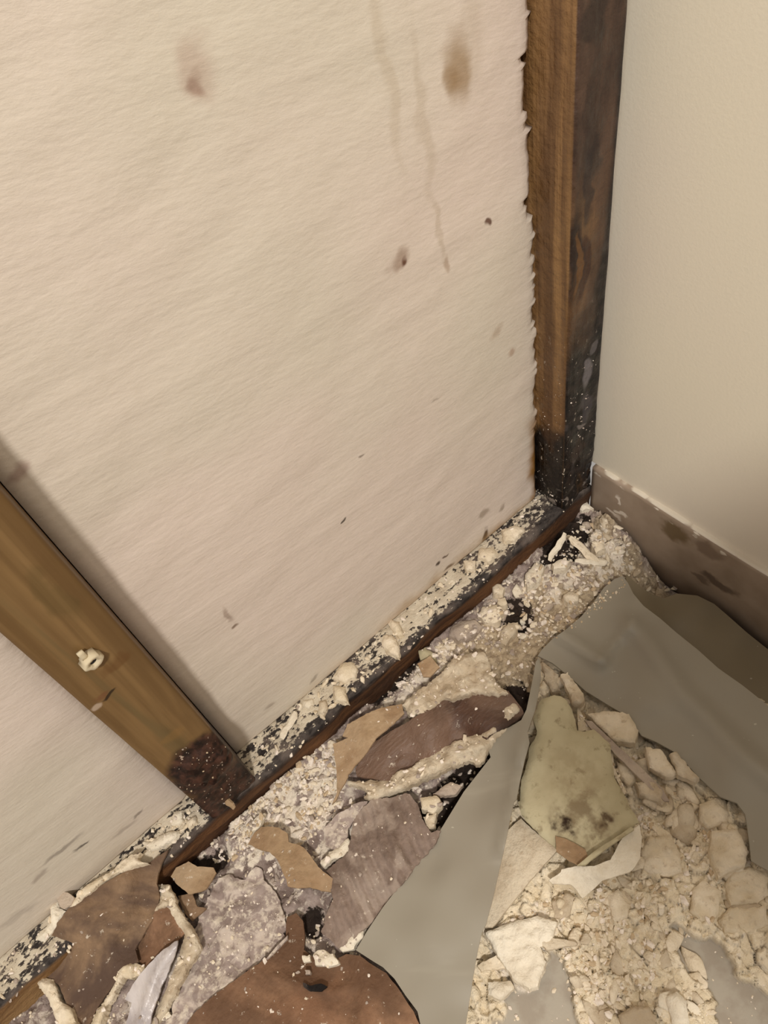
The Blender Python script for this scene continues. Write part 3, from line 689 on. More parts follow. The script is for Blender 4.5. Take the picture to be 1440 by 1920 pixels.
# --- mottled boards under and beside the strip
sheet('plaster_board', c3([(250, 140), (330, 215), (425, 290), (300, 430), (200, 555), (110, 665), (75, 665), (60, 640), (110, 400), (180, 200)]), [(980, 1538, .012), (1043, 1593, .016), (919, 1741, .008)], MAT['tanp'], .007, 1.5, 8, .001, 30, 8, label='narrow tan triangular plasterboard piece tucked against the pointed vinyl strip', cat='plasterboard piece')
sheet('plaster_board', c4([(410, 780), (350, 800), (330, 830), (308, 900), (325, 950), (318, 985), (290, 1030), (285, 1080), (250, 1190), (245, 1290)]) + c3([(235, 60), (250, 120), (270, 150), (350, 230), (425, 290), (520, 362), (560, 350), (660, 290), (740, 215), (820, 160), (770, 80)]) + c4([(760, 1280), (700, 1180), (685, 1080), (680, 1020), (640, 980), (600, 945), (540, 955), (520, 950), (500, 870), (470, 805), (440, 785)]),
      [(1045, 1300, .034), (1074, 1334, .032), (1000, 1400, .034), (1113, 1369, .030), (1148, 1447, .030), (980, 1520, .030), (1082, 1620, .022), (1199, 1542, .024), (1100, 1500, .032)],
      MAT['moss'], .010, 2.2, 9, .0015, 22, dome=.004, dw=.010, pit=.0006, step=7, taper=-.02, label='large mottled greenish-cream plasterboard piece lying right of the pointed vinyl strip', cat='plasterboard piece')
sheet('paper_fold', c3([(415, 225), (470, 240), (560, 290), (570, 320), (530, 370), (480, 345), (420, 300)]), .030, MAT['tan'], .002, 1, 10, .001, label='small pinkish-tan paper flap at the lower edge of the mottled board', cat='paper scrap')
sheet('paper_roll', c3([(520, 365), (600, 300), (700, 235), (780, 180), (795, 192), (760, 215), (660, 285), (560, 362)]), .036, MAT['moss'], .006, .6, 11, .0005, step=6, ridges=[(c3([(540, 360), (790, 185)]), 7, .003)], label='thin cream rolled paper strip crossing the lower edge of the mottled board', cat='paper scrap')
sheet('torn_vinyl_scrap', c3([(820, 170), (832, 230), (825, 330), (800, 370), (770, 400), (640, 440), (600, 480), (545, 525), (520, 490), (490, 460), (400, 455), (385, 440), (440, 400), (445, 385), (520, 370), (600, 370), (680, 340), (740, 230)]),
      [(1199, 1546, .030), (1199, 1608, .026), (1032, 1655, .018), (1094, 1682, .008), (1113, 1624, .026)], MAT['white'], .003, 1.5, 12, .0015, 26, 7, ridges=[(c3([(640, 440), (600, 370)]), 9, .004)], label='pale torn wall-covering scrap peeling out below the mottled board', cat='wall covering scrap')
sheet('paper_strip', c4([(555, 900), (590, 905), (700, 1010), (850, 1150), (930, 1230), (965, 1290), (940, 1290), (820, 1180), (680, 1040), (600, 960)]), .022, MAT['greyp'], .004, 1, 13, .001, step=6, label='narrow grey-brown strip lying between the mottled board and the wide vinyl sheet', cat='paper scrap')
sheet('plaster_flap', c4([(520, 830), (560, 900), (640, 985), (690, 1040), (700, 1130), (760, 1250), (740, 1250), (690, 1150), (640, 1010), (560, 950), (525, 960)]), .016, MAT['cream'], .008, 1, 14, .001, step=7, label='slim cream plaster slab tucked under the right edge of the mottled board', cat='plaster piece')

# --- brown papers, lower left
F_out = c1([(945, 640), (915, 700), (890, 770), (880, 830), (895, 900), (890, 970), (840, 1060), (760, 1200), (780, 1270), (700, 1300), (640, 1400), (560, 1510), (500, 1640), (420, 1640), (380, 1520), (330, 1400), (250, 1340), (170, 1330), (150, 1250), (200, 1180), (270, 1120), (330, 1040), (380, 975), (450, 930), (520, 870), (650, 790), (740, 745), (820, 720), (870, 690)])
t = thing('torn_paper_facing', ground(150, 1780), 'kraft-brown paper facing with cream torn edge lying over the plate, lower left', 'torn paper')
sheet('paper_face', F_out, [(313, 1593, .064), (217, 1643, .066), (133, 1703, .064), (60, 1790, .040), (110, 1840, .022), (187, 1880, .014), (253, 1780, .020), (297, 1703, .026), (297, 1650, .045), (200, 1720, .052), (170, 1900, .01)], MAT['brown2'], .003, 2, 15, .003, 18, 9, parent=t)
sheet('torn_edge', c1([(830, 715), (740, 740), (650, 785), (560, 840), (480, 900), (400, 985), (380, 960), (430, 905), (440, 870), (520, 820), (620, 760), (690, 700), (740, 665), (790, 655), (770, 690)]), [(270, 1615, .068), (150, 1680, .068), (130, 1705, .062)], MAT['cream'], .010, 3.5, 16, .002, 30, dome=.004, dw=.006, pit=.007, step=4, parent=t)
sheet('torn_edge', c1([(370, 985), (340, 1040), (290, 1110), (250, 1160), (200, 1150), (210, 1110), (270, 1060), (285, 1010), (275, 910), (300, 870), (320, 910), (335, 970)]), [(110, 1710, .062), (70, 1765, .05)], MAT['white'], .008, 2, 17, .002, 30, dome=.004, dw=.006, pit=.007, step=4, parent=t)
sheet('torn_foam_corner', c1([(310, 875), (380, 880), (418, 910), (400, 950), (360, 975), (335, 960)]), .066, MAT['greyp'], .006, 1, 18, .001, step=6, label='small grey triangular scrap against the left foam board above the brown paper', cat='paper scrap')
t = thing('torn_paper_facing', ground(310, 1780), 'folded brown paper with cream crusted edges, right of the kraft-brown facing', 'torn paper')
sheet('paper_face', c1([(890, 960), (960, 950), (1010, 1000), (1060, 1080), (1000, 1150), (960, 1190), (870, 1250), (820, 1300), (760, 1260), (740, 1200), (800, 1110), (850, 1030)]), [(300, 1700, .030), (350, 1740, .030), (273, 1813, .014), (250, 1780, .010)], MAT['brown'], .003, 2, 19, .003, 24, 8, parent=t)
sheet('torn_edge', c1([(890, 835), (950, 835), (975, 880), (1000, 960), (1040, 1020), (1090, 1100), (1130, 1200), (1100, 1250), (1050, 1330), (1000, 1430), (940, 1550), (880, 1640), (840, 1640), (900, 1500), (960, 1360), (1010, 1230), (1040, 1120), (980, 1020), (940, 960), (870, 985), (900, 920)]), [(310, 1665, .036), (350, 1750, .034), (360, 1800, .026), (290, 1920, .012)], MAT['tanp'], .007, 3, 20, .003, 30, dome=.004, dw=.006, pit=.007, step=4, parent=t)
sheet('film_strip', c1([(1000, 1150), (985, 1220), (950, 1320), (910, 1400), (870, 1520), (830, 1660), (700, 1660), (740, 1500), (700, 1480), (780, 1350), (830, 1290), (920, 1200)]), [(333, 1765, .036), (300, 1860, .022), (240, 1920, .014)], MAT['lav'], .0025, 2, 21, .004, 30, 7, ridges=[(c1([(990, 1170), (880, 1340), (770, 1640)]), 14, .008)], label='crumpled lavender-grey plastic film strip at the lower left of the debris', cat='plastic film')
sheet('plaster_crust', c1([(640, 1320), (730, 1270), (810, 1290), (800, 1340), (740, 1370), (700, 1360), (650, 1440), (600, 1540), (560, 1660), (500, 1660), (540, 1560), (600, 1460), (650, 1380)]), [(250, 1820, .022), (190, 1930, .018)], MAT['cream'], .010, 3.5, 22, .003, 30, dome=.004, dw=.006, pit=.007, step=4, label='forked cream plaster crust lying left of the lavender film strip', cat='plaster piece')
sheet('plaster_crust', c1([(190, 1380), (240, 1355), (300, 1370), (320, 1420), (340, 1490), (400, 1530), (420, 1600), (460, 1650), (330, 1650), (300, 1560), (270, 1480), (220, 1420)]), [(80, 1840, .030), (130, 1920, .024)], MAT['cream'], .010, 3.5, 23, .003, 30, dome=.004, dw=.006, pit=.007, step=4, label='jagged cream plaster crust in the bottom left corner beside the pale plate end', cat='plaster piece')
sheet('paper_scrap', c1([(990, 740), (1060, 705), (1110, 735), (1200, 740), (1215, 770), (1160, 860), (1110, 880), (1060, 890), (990, 830), (960, 790)]), [(340, 1620, .020), (390, 1650, .014)], MAT['tan'], .003, 1.5, 24, .003, 30, 6, label='tan crumpled paper scrap with white plaster, touching the plate at lower left', cat='paper scrap')
sheet('paper_scrap', c1([(1000, 900), (1080, 880), (1110, 960), (1160, 970), (1080, 1040), (1040, 1000)]), .012, MAT['brown2'], .003, 1.5, 25, .002, step=6, label='small brown-grey paper scrap below the tan scrap at lower left', cat='paper scrap')
# --- mauve underlay sheet, big brown paper
sheet('underlay_sheet', [(300, 1960), (325, 1880), (350, 1800), (372, 1720), (400, 1660), (425, 1640), (455, 1650), (480, 1625), (520, 1680), (537, 1735), (535, 1765), (505, 1795), (443, 1838), (400, 1872), (345, 1960)], [(440, 1640, .005), (535, 1750, .006), (330, 1900, .008), (400, 1860, .010), (430, 1750, .008)], MAT['mauve'], .004, 7, 26, .003, 34, 6, follow=1., label='mottled grey-mauve dusty underlay flap left of the big brown paper', cat='underlay')
t = thing('brown_paper_sheet', ground(560, 1880), 'big reddish-brown paper sheet at the bottom centre', 'torn paper')
sheet('paper_face', c2([(-200, 1600), (-100, 1440), (0, 1350), (120, 1262), (290, 1140), (375, 1045), (382, 940), (430, 918), (465, 960), (475, 1050), (470, 1110), (520, 1150), (560, 1180), (620, 1170), (690, 1132), (760, 1140), (830, 1190), (900, 1232), (960, 1310), (1000, 1372), (1040, 1430), (1100, 1600)]),
      [(545, 1715, .008), (565, 1760, .006), (440, 1840, .014), (650, 1790, .012), (761, 1880, .016), (560, 1900, .022), (360, 1920, .014)], MAT['brown'], .003, 2, 27, .0035, 16, 10, parent=t,
      ridges=[(c2([(300, 1250), (480, 1290), (640, 1330), (720, 1300)]), 16, .004), (c2([(760, 1150), (800, 1300), (780, 1500)]), 30, .006)])
sheet('dirt_smear', c2([(465, 1280), (500, 1295), (560, 1285), (590, 1300), (560, 1325), (500, 1325), (470, 1305)]), .024, MAT['black'], .005, 1, 28, .001, step=5, zoff=.0, parent=t, follow=0)
sheet('torn_edge', c2([(270, 1160), (330, 1090), (385, 1035), (385, 1055), (330, 1110), (290, 1150), (260, 1175)]), .018, MAT['mauve'], .004, 1, 281, .001, step=5, parent=t)

# --- ribbed board, tan scraps
ribl = []
for k in range(6):
    o_ = k * 62
    ribl.append((c2([(760 + o_ * .55, 420 + o_ * .1), (830 + o_ * .5, 560 + o_ * .1), (880 + o_ * .3, 700 - o_ * .1), (930 + o_ * .2, 830 - o_ * .35)]), 7, .004))
t = thing('ribbed_board_piece', ground(700, 1640), 'curved ribbed grey-brown board piece left of the pointed vinyl strip', 'board piece')
sheet('ribbed_face', c2([(820, 330), (920, 320), (1010, 300), (1060, 350), (1080, 430), (1130, 500), (1180, 490), (1150, 560), (1080, 640), (980, 770), (880, 890), (800, 990), (720, 1060), (650, 1105), (600, 1050), (560, 1020), (580, 950), (620, 850), (600, 760), (585, 700), (640, 650), (700, 600), (715, 520), (725, 450), (760, 390)]),
      [(700, 1500, .020), (765, 1488, .028), (790, 1532, .032), (815, 1560, .026), (790, 1611, .018), (718, 1701, .008), (635, 1777, .008), (613, 1633, .010), (660, 1543, .014), (740, 1600, .034), (690, 1640, .026), (660, 1700, .018)], MAT['rib'], .006, 3, 29, .0015, 20, 3.2, zoff=.005, wave=((c2([(850, 440)])[0], c2([(990, 760)])[0]), .0135, .0016), parent=t)
sheet('plaster_layer', c2([(575, 480), (650, 400), (740, 350), (800, 340), (740, 420), (700, 480), (690, 560), (640, 600), (580, 570)]), [(640, 1520, .016), (680, 1510, .022)], MAT['mauve'], .006, 3, 30, .003, 40, 6, parent=t)
sheet('torn_paper_scrap', c2([(180, 560), (215, 500), (250, 472), (300, 470), (340, 475), (385, 505), (390, 550), (430, 560), (470, 580), (510, 630), (545, 680), (620, 740), (660, 790), (620, 810), (560, 805), (500, 785), (440, 790), (385, 780), (370, 730), (350, 680), (330, 640), (290, 600), (230, 585)]),
      [(465, 1582, .018), (530, 1560, .022), (602, 1626, .022), (631, 1662, .016), (550, 1640, .026)], MAT['tan'], .003, 2, 31, .002, 26, 7, label='tan crumpled paper scrap lying on the white dust left of the ribbed board', cat='torn paper')
t = thing('rolled_board_piece', ground(820, 1390), 'long drywall roll with cream crust and dark brown wet face before the plate', 'drywall piece')
sheet('paper_face', c5([(560, 985), (640, 940), (700, 905), (780, 895), (860, 880), (930, 890), (985, 960), (995, 985), (960, 1020), (900, 1050), (830, 1100), (760, 1140), (690, 1180), (640, 1230), (560, 1260), (450, 1275), (290, 1250), (285, 1215), (330, 1150), (360, 1110), (420, 1070), (490, 1030)]),
      [(815, 1310, .042), (930, 1300, .048), (980, 1335, .040), (700, 1395, .026), (665, 1450, .018), (760, 1440, .018), (860, 1400, .024), (800, 1360, .046), (740, 1400, .032), (920, 1340, .050)], MAT['dkbrown'], .006, 2, 32, .003, 24, 7, parent=t)
sheet('plaster_crust', c5([(475, 950), (520, 915), (560, 880), (640, 820), (700, 745), (760, 735), (825, 725), (850, 770), (870, 830), (905, 880), (930, 900), (860, 905), (800, 900), (720, 915), (650, 930), (580, 980), (530, 1000)]),
      [(753, 1322, .036), (815, 1264, .042), (909, 1224, .044), (940, 1290, .056), (860, 1300, .058), (790, 1330, .048)], MAT['tanp'], .016, 6, 33, .005, 45, dome=.006, dw=.008, pit=.010, step=4, parent=t)
sheet('torn_edge', c2([(690, 240), (760, 230), (860, 235), (940, 200), (1020, 165), (1100, 110), (1180, 60), (1300, 10), (1400, -40), (1470, -80), (1500, -150), (1560, -180), (1590, -140), (1540, -60), (1470, 10), (1420, 90), (1380, 150), (1300, 135), (1230, 165), (1150, 210), (1060, 250), (960, 290), (880, 320), (810, 335), (780, 320), (800, 290), (740, 265)]),
      [(690, 1480, .024), (770, 1440, .032), (860, 1400, .038), (950, 1345, .044), (970, 1320, .044)], MAT['tanp'], .010, 6, 34, .005, 40, dome=.006, dw=.009, pit=.009, step=4, ridges=[(c2([(800, 320), (1000, 240), (1200, 130), (1400, 40)]), 14, .007)], parent=t)
t2 = sheet('tan_paper_blade', c2([(620, 40), (700, 10)]) + c5([(230, 1080), (250, 1030), (330, 985), (400, 960), (480, 945), (490, 985), (430, 1040), (370, 1090)]) + c2([(840, 20), (800, 80), (750, 140), (700, 200), (680, 250), (660, 280), (640, 330), (615, 355), (640, 300), (640, 200), (630, 110)]),
           [(630, 1390, .030), (740, 1330, .034), (700, 1385, .040), (655, 1450, .030), (625, 1508, .010)], MAT['tan'], .003, 1.5, 35, .0015, 20, 6, label='pointed tan paper scrap curving down from the plate, left of the dark drywall roll', cat='torn paper')
sheet('paper_scrap', c5([(545, 775), (600, 740), (640, 790), (600, 830), (570, 830)]), .034, MAT['tan'], .003, 1, 36, .001, step=6, label='small tan scrap above the cream crust of the drywall roll', cat='paper scrap')

# --- large named plaster pieces on the right
def chunk(L, z, label, mat='cream', th=.010, seed=0, name='plaster_chunk', tp=.06, crump=.003):
    xs = [p[0] for p in L]; ys = [p[1] for p in L]; c = (sum(xs) / len(L), sum(ys) / len(L)); q = ground(*c)
    return sheet(name, L, float(max(q[2], -.01) + z) if z is not None else .01, MAT[mat], th, 3.2, seed, crump, 40, dome=th * .3, dw=.004, pit=.004, step=5.0, label=label, cat='plaster piece', taper=tp)
C_ = [
 (c3([(860, 230), (970, 225), (1010, 300), (1025, 400), (960, 420), (900, 410), (830, 390), (820, 300)]), .012, 'rounded cream plaster slab just right of the pale torn wall-covering scrap', 'cream', .012),
 (c3([(80, 690), (200, 640), (330, 610), (420, 640), (400, 720), (340, 760), (370, 830), (330, 950), (290, 965), (220, 920), (150, 820)]), .016, 'jagged white plaster flake at the foot of the pointed vinyl strip, above the grey patch', 'white', .009),
 (c3([(90, 930), (200, 925), (215, 960), (150, 1015), (90, 990)]), .016, 'small white plaster lump left of the grey patch at the bottom', 'white', .012),
 (c3([(1080, 480), (1060, 590), (1110, 640), (1170, 640), (1200, 600), (1220, 490), (1130, 440)]), .010, 'pale oval plaster slab above the large bare grey floor patch', 'cream', .012),
 (c3([(1260, 400), (1350, 370), (1430, 400), (1445, 510), (1390, 550), (1260, 560), (1235, 460)]), .012, 'cracked cream plaster slab at the right image edge below the wide vinyl sheet', 'cream', .012),
 (c3([(1170, 200), (1290, 190), (1350, 300), (1330, 370), (1250, 400), (1200, 430), (1160, 330)]), .014, 'squarish cream plaster slab touching the lower tip of the wide vinyl sheet', 'cream', .014),
 (c3([(940, 990), (1000, 975), (1050, 1020), (1060, 1150), (990, 1150), (960, 1060)]), .014, 'finger-shaped pale plaster lump at the bottom edge between the two grey patches', 'white', .014),
 (c3([(1110, 70), (1180, 50), (1250, 110), (1240, 160), (1150, 190), (1110, 150)]), .014, 'rounded cream lump below the end of the grey-brown strip, near the vinyl', 'cream', .014),
 (c3([(1250, 575), (1430, 565), (1440, 650), (1370, 690), (1230, 690), (1205, 630)]), .008, 'flat cream plaster slab at the right image edge above the bare floor patch', 'cream', .010),
 (c3([(740, 1150), (720, 1090), (790, 1040), (870, 1050), (900, 1100), (890, 1150)]), .012, 'rounded tan plaster lump cut by the bottom edge of the picture', 'tanp', .014),
 (c4([(570, 870), (660, 858), (770, 870), (815, 950), (800, 1010), (700, 1000), (620, 930)]), .026, 'cream plaster lump pressed against the wide vinyl sheet, beside the narrow strip top', 'cream', .014),
 (c4([(850, 1030), (920, 1040), (1000, 1160), (960, 1175), (870, 1130)]), .026, 'slanting cream plaster slab halfway down the edge of the wide vinyl sheet', 'cream', .010),
 (c4([(970, 1060), (1000, 1052), (1050, 1120), (1110, 1180), (1090, 1200), (1010, 1170)]), .032, 'thin upright cream sliver leaning on the lower edge of the wide vinyl sheet', 'tanp', .010),
 (c4([(440, 680), (475, 668), (550, 780), (540, 820), (490, 800)]), .028, 'elongated tan plaster chip near the upper left corner of the wide vinyl sheet', 'cream', .012),
 (c4([(350, 620), (430, 680), (440, 760), (400, 765), (360, 700)]), .018, 'cream plaster chip just right of the upper tip of the pointed vinyl strip', 'tanp', .012),
 (c4([(800, 1200), (900, 1190), (960, 1280), (930, 1310), (820, 1260)]), .016, 'greyish plaster slab near the lower end of the narrow grey-brown strip', 'tanp', .012),
 (c4([(710, 1100), (790, 1120), (810, 1190), (770, 1230), (720, 1180)]), .016, 'upright cream lump just right of the mottled board', 'cream', .014),
 (c4([(490, 770), (550, 770), (555, 800), (540, 822), (495, 815)]), .034, 'small square cream chip above the mottled board top', 'tanp', .012),
 (c3([(330, 735), (400, 715), (480, 730), (520, 745), (440, 760), (380, 775)]), .022, 'thin tan paper-faced sliver right of the jagged white flake', 'tanp', .006),
 (c3([(400, 540), (470, 500), (510, 520), (480, 610), (410, 620)]), .008, 'greyish cream slab below the pale torn wall-covering scrap', 'tanp', .010),
 (c3([(660, 500), (720, 480), (780, 560), (760, 620), (700, 640)]), .008, 'tilted cream slab under the tip of the pale torn scrap', 'cream', .012),
 (c3([(90, 820), (130, 800), (180, 860), (60, 880), (40, 850)]), .014, 'flat cream sliver by the lower right edge of the pointed vinyl strip', 'cream', .006),
 (c2([(600, 600), (650, 580), (700, 530), (718, 560), (690, 620), (620, 640), (575, 680), (555, 660)]), .022, 'bright white plaster lump on the left edge of the ribbed board', 'white', .010),
 (c2([(1075, 320), (1160, 310), (1185, 350), (1140, 400), (1080, 380)]), .044, 'cream cube-like plaster lump between the drywall roll and the pointed strip', 'cream', .016),
 (c2([(1090, 420), (1160, 400), (1150, 470), (1110, 490)]), .040, 'small brownish plaster lump below the cube-like lump', 'tanp', .012),
 (c2([(1140, 300), (1230, 240), (1290, 260), (1260, 300), (1180, 310)]), .040, 'grey plaster sliver under the drywall roll beside the pointed strip', 'greyp', .008),
 (c2([(160, 480), (230, 415), (265, 400), (240, 470), (190, 510)]), .016, 'long white plaster flake at the upper left of the tan crumpled scrap', 'white', .007),
 (c2([(650, 1100), (720, 1020), (790, 1000), (780, 1040), (720, 1110), (670, 1120)]), .014, 'white crust at the lower left tip of the pointed vinyl strip', 'white', .010),
 (c2([(520, 1130), (560, 1110), (620, 1130), (650, 1180), (590, 1200), (530, 1190)]), .020, 'white crumb pile on the top edge of the big brown paper', 'white', .008),
 (c2([(460, 1140), (500, 1135), (505, 1170), (470, 1178)]), .022, 'small bright white crumb left of the pile on the brown paper', 'white', .008),
 (c2([(475, 1215), (500, 1215), (502, 1238), (478, 1238)]), .022, 'tiny grey-white crumb lying on the big brown paper', 'greyp', .006),
 (c1([(900, 1560), (950, 1550), (970, 1580), (920, 1600), (890, 1590)]), .012, 'white plaster bit at the bottom edge between film strip and underlay', 'white', .010),
]
for i, (L, z, lab, m_, th) in enumerate(C_): chunk(L, z, lab, m_, th, 100 + i)

# corner sticks and chips
def stick(name, a, b, r, mat, z0, z1, label, seed=1, surf='g'):
    A = onZ(a[0], a[1], z0); B = onZ(b[0], b[1], z1); ax = B - A; L = np.linalg.norm(ax); ax = ax / L
    u = _n(np.cross(ax, [0, 0, 1])); v = np.cross(u, ax); V = []; F = []; rnd = random.Random(seed); n_ = 7
    off = [rnd.uniform(.75, 1.25) for _ in range(6)]
    for k in range(n_):
        t = k / (n_ - 1); rr = r * (1 if 0 < k < n_ - 1 else .6) * rnd.uniform(.85, 1.15); cc_ = A + ax * L * t + u * rnd.uniform(-.3, .3) * r
        for j in range(6):
            th = 2 * math.pi * j / 6; V.append(cc_ + (u * math.cos(th) * 1.2 + v * math.sin(th) * .7) * rr * off[j])
    for k in range(n_ - 1):
        for j in range(6): F.append([k * 6 + j, k * 6 + (j + 1) % 6, (k + 1) * 6 + (j + 1) % 6, (k + 1) * 6 + j])
    F.append(list(range(5, -1, -1))); F.append([(n_ - 1) * 6 + j for j in range(6)])
    return tag(mesh_obj(name, V, F, mat, smooth=False), label, 'plaster sliver')
def p5(x, y): return c5([(x, y)])[0]
stick('plaster_sliver', p5(1170, 225), p5(1100, 340), .0045, MAT['white'], .040, .022, 'white sliver leaning down to the left in the corner heap', 1)
stick('plaster_sliver', p5(1190, 240), p5(1310, 345), .0050, MAT['cream'], .040, .022, 'cream sliver leaning down to the right in the corner heap', 2)
stick('plaster_sliver', p5(1210, 340), p5(1310, 350), .0040, MAT['white'], .030, .024, 'short flat white sliver at the foot of the two leaning ones in the corner', 3)
stick('plaster_sliver', (555, 1335), (527, 1385), .0050, MAT['white'], PT + .009, PT + .009, 'thin white sliver on the plate near the left stud', 4)
stick('wood_splinter', (405, 1485), (440, 1515), .0030, MAT['tan'], PT + .014, PT + .012, 'thin pale splinter poking from the foot of the pine stud', 5)
CS = [
 (c5([(1115, 355), (1150, 335), (1190, 340), (1170, 370), (1120, 375)]), .024, 'flat oval white chip just below the leaning corner slivers', 'white'),
 (c5([(860, 450), (885, 438), (915, 455), (905, 485), (865, 480)]), .016, 'round cream lump beside the plate, left of the dark hollow', 'cream'),
 (c5([(885, 500), (915, 495), (925, 520), (900, 535), (882, 520)]), .014, 'small cream lump below the round one beside the plate', 'cream'),
 (c5([(820, 535), (880, 525), (905, 560), (880, 600), (830, 600), (800, 570)]), .014, 'blocky cream lump left of the dark hollow in the corner debris', 'cream'),
 (c5([(900, 640), (930, 600), (970, 600), (965, 640), (920, 700), (890, 690)]), .020, 'tan thumb-shaped lump below the dark hollow', 'tanp'),
 (c5([(1160, 490), (1190, 470), (1230, 480), (1225, 510), (1180, 520)]), .016, 'rounded tan lump beside the apex of the wide vinyl sheet', 'cream'),
 (c5([(1370, 265), (1400, 250), (1425, 260), (1420, 290), (1380, 295)]), -.0, 'cream lump against the baseboard in the corner', 'cream'),
 (c5([(1280, 270), (1330, 260), (1340, 290), (1300, 310)]), .014, 'pale lump left of the one against the corner baseboard', 'cream'),
 (c5([(1000, 400), (1040, 350), (1080, 360), (1060, 430), (1010, 450)]), .016, 'pinkish-white lump between plate and dark hollow in the corner debris', 'white'),
 (c5([(550, 720), (580, 705), (620, 740), (610, 775), (570, 780)]), .022, 'pale greenish angular chip in front of the plate, above the drywall roll', 'moss'),
 (c5([(690, 620), (730, 600), (790, 590), (820, 620), (780, 660), (720, 680), (680, 660)]), .014, 'grey-white crinkled flake in front of the plate middle', 'greyp'),
 (c5([(1220, 100), (1260, 88), (1290, 120), (1240, 130)]), .010, 'small whitish chip at the foot of the corner stud', 'white'),
]
for i, (L, z, lab, m_) in enumerate(CS): chunk(L, z, lab, m_, .014, 200 + i, tp=.1)
CP = [
 (c5([(220, 775), (270, 768), (292, 800), (285, 835), (240, 860), (185, 835)]), 'large oval cream chip lying on the dusty plate below the foam middle', 'cream'),
 (c5([(190, 868), (240, 875), (255, 940), (195, 942)]), 'upright cream chip below the large oval one on the plate', 'cream'),
 (c5([(60, 930), (105, 922), (110, 945), (90, 965), (62, 962)]), 'small white chip on the plate left of the upright one', 'white'),
 (c5([(130, 935), (160, 928), (168, 960), (150, 995), (125, 985)]), 'yellowish chip between two others on the lower plate', 'tanp'),
 (c5([(430, 592), (470, 598), (487, 655), (455, 660), (430, 620)]), 'cream chip touching the foam edge halfway along the plate', 'cream'),
 (c5([(400, 668), (440, 655), (470, 700), (468, 748), (425, 735), (398, 700)]), 'tall cream chip hanging over the plate front edge halfway along', 'cream'),
 (c1([(800, 600), (860, 580), (960, 535), (1010, 535), (990, 580), (900, 640), (850, 650), (815, 620)]), 'bright white elongated lump on the plate left of the pine stud', 'white'),
 (c1([(975, 425), (1030, 418), (1035, 480), (1010, 510), (960, 500)]), 'white lump on the plate just below the left foam board corner', 'white'),
 (c1([(1040, 470), (1100, 450), (1110, 490), (1060, 520)]), 'flat cream crumb on the plate at the foot of the pine stud', 'cream'),
 (c5([(810, 290), (860, 280), (885, 310), (850, 350), (800, 330)]), 'broad cream flake on the upper part of the plate near the stained foam corner', 'cream'),
 (c5([(740, 340), (790, 340), (790, 380), (750, 385)]), 'pale flake on the plate next to the broad one', 'cream'),
 (c5([(900, 210), (960, 190), (1000, 210), (960, 260), (910, 260)]), 'cream crust on the plate close to the corner stud', 'cream'),
]
for i, (L, lab, m_) in enumerate(CP):
    sheet('plaster_chip', L, PT + .010, MAT[m_], .007, 2.4, 300 + i, .002, 60, dome=.007, dw=.008, pit=.002, step=3.5, label=lab, cat='plaster piece', taper=.1)

# ------------------------------------------------------------------ scattered chips (individuals)
rnd = random.Random(11)
protos = {}
def chip_proto(kind, k):
    key = (kind, k)
    if key in protos: return protos[key]
    bm = bmesh.new(); bmesh.ops.create_icosphere(bm, subdivisions=2, radius=1.0); rr = random.Random(k * 31 + 7)
    V = np.array([v.co[:] for v in bm.verts]); F = [[v.index for v in f.verts] for f in bm.faces]; bm.free()
    for _ in range(7):                                   # fracture planes
        nrm = _n([rr.gauss(0, 1), rr.gauss(0, 1), rr.gauss(0, .5)]); d = rr.uniform(.45, .85); e = V @ nrm - d
        V = V - np.where(e > 0, e, 0)[:, None] * nrm
    V = V * (1 + (fbm(V[:, 0] * 3 + k, V[:, 1] * 3 + V[:, 2] * 2, k, 3) - .5)[:, None] * .5)
    V[:, 2] *= rr.uniform(.35, .6); V[:, 1] *= rr.uniform(.6, .9)
    me = bpy.data.meshes.new('plaster_chip'); me.from_pydata(V.tolist(), [], F); me.materials.append(MAT[kind]); me.update()
    me.polygons.foreach_set('use_smooth', [True] * len(me.polygons))
    protos[key] = me; return me
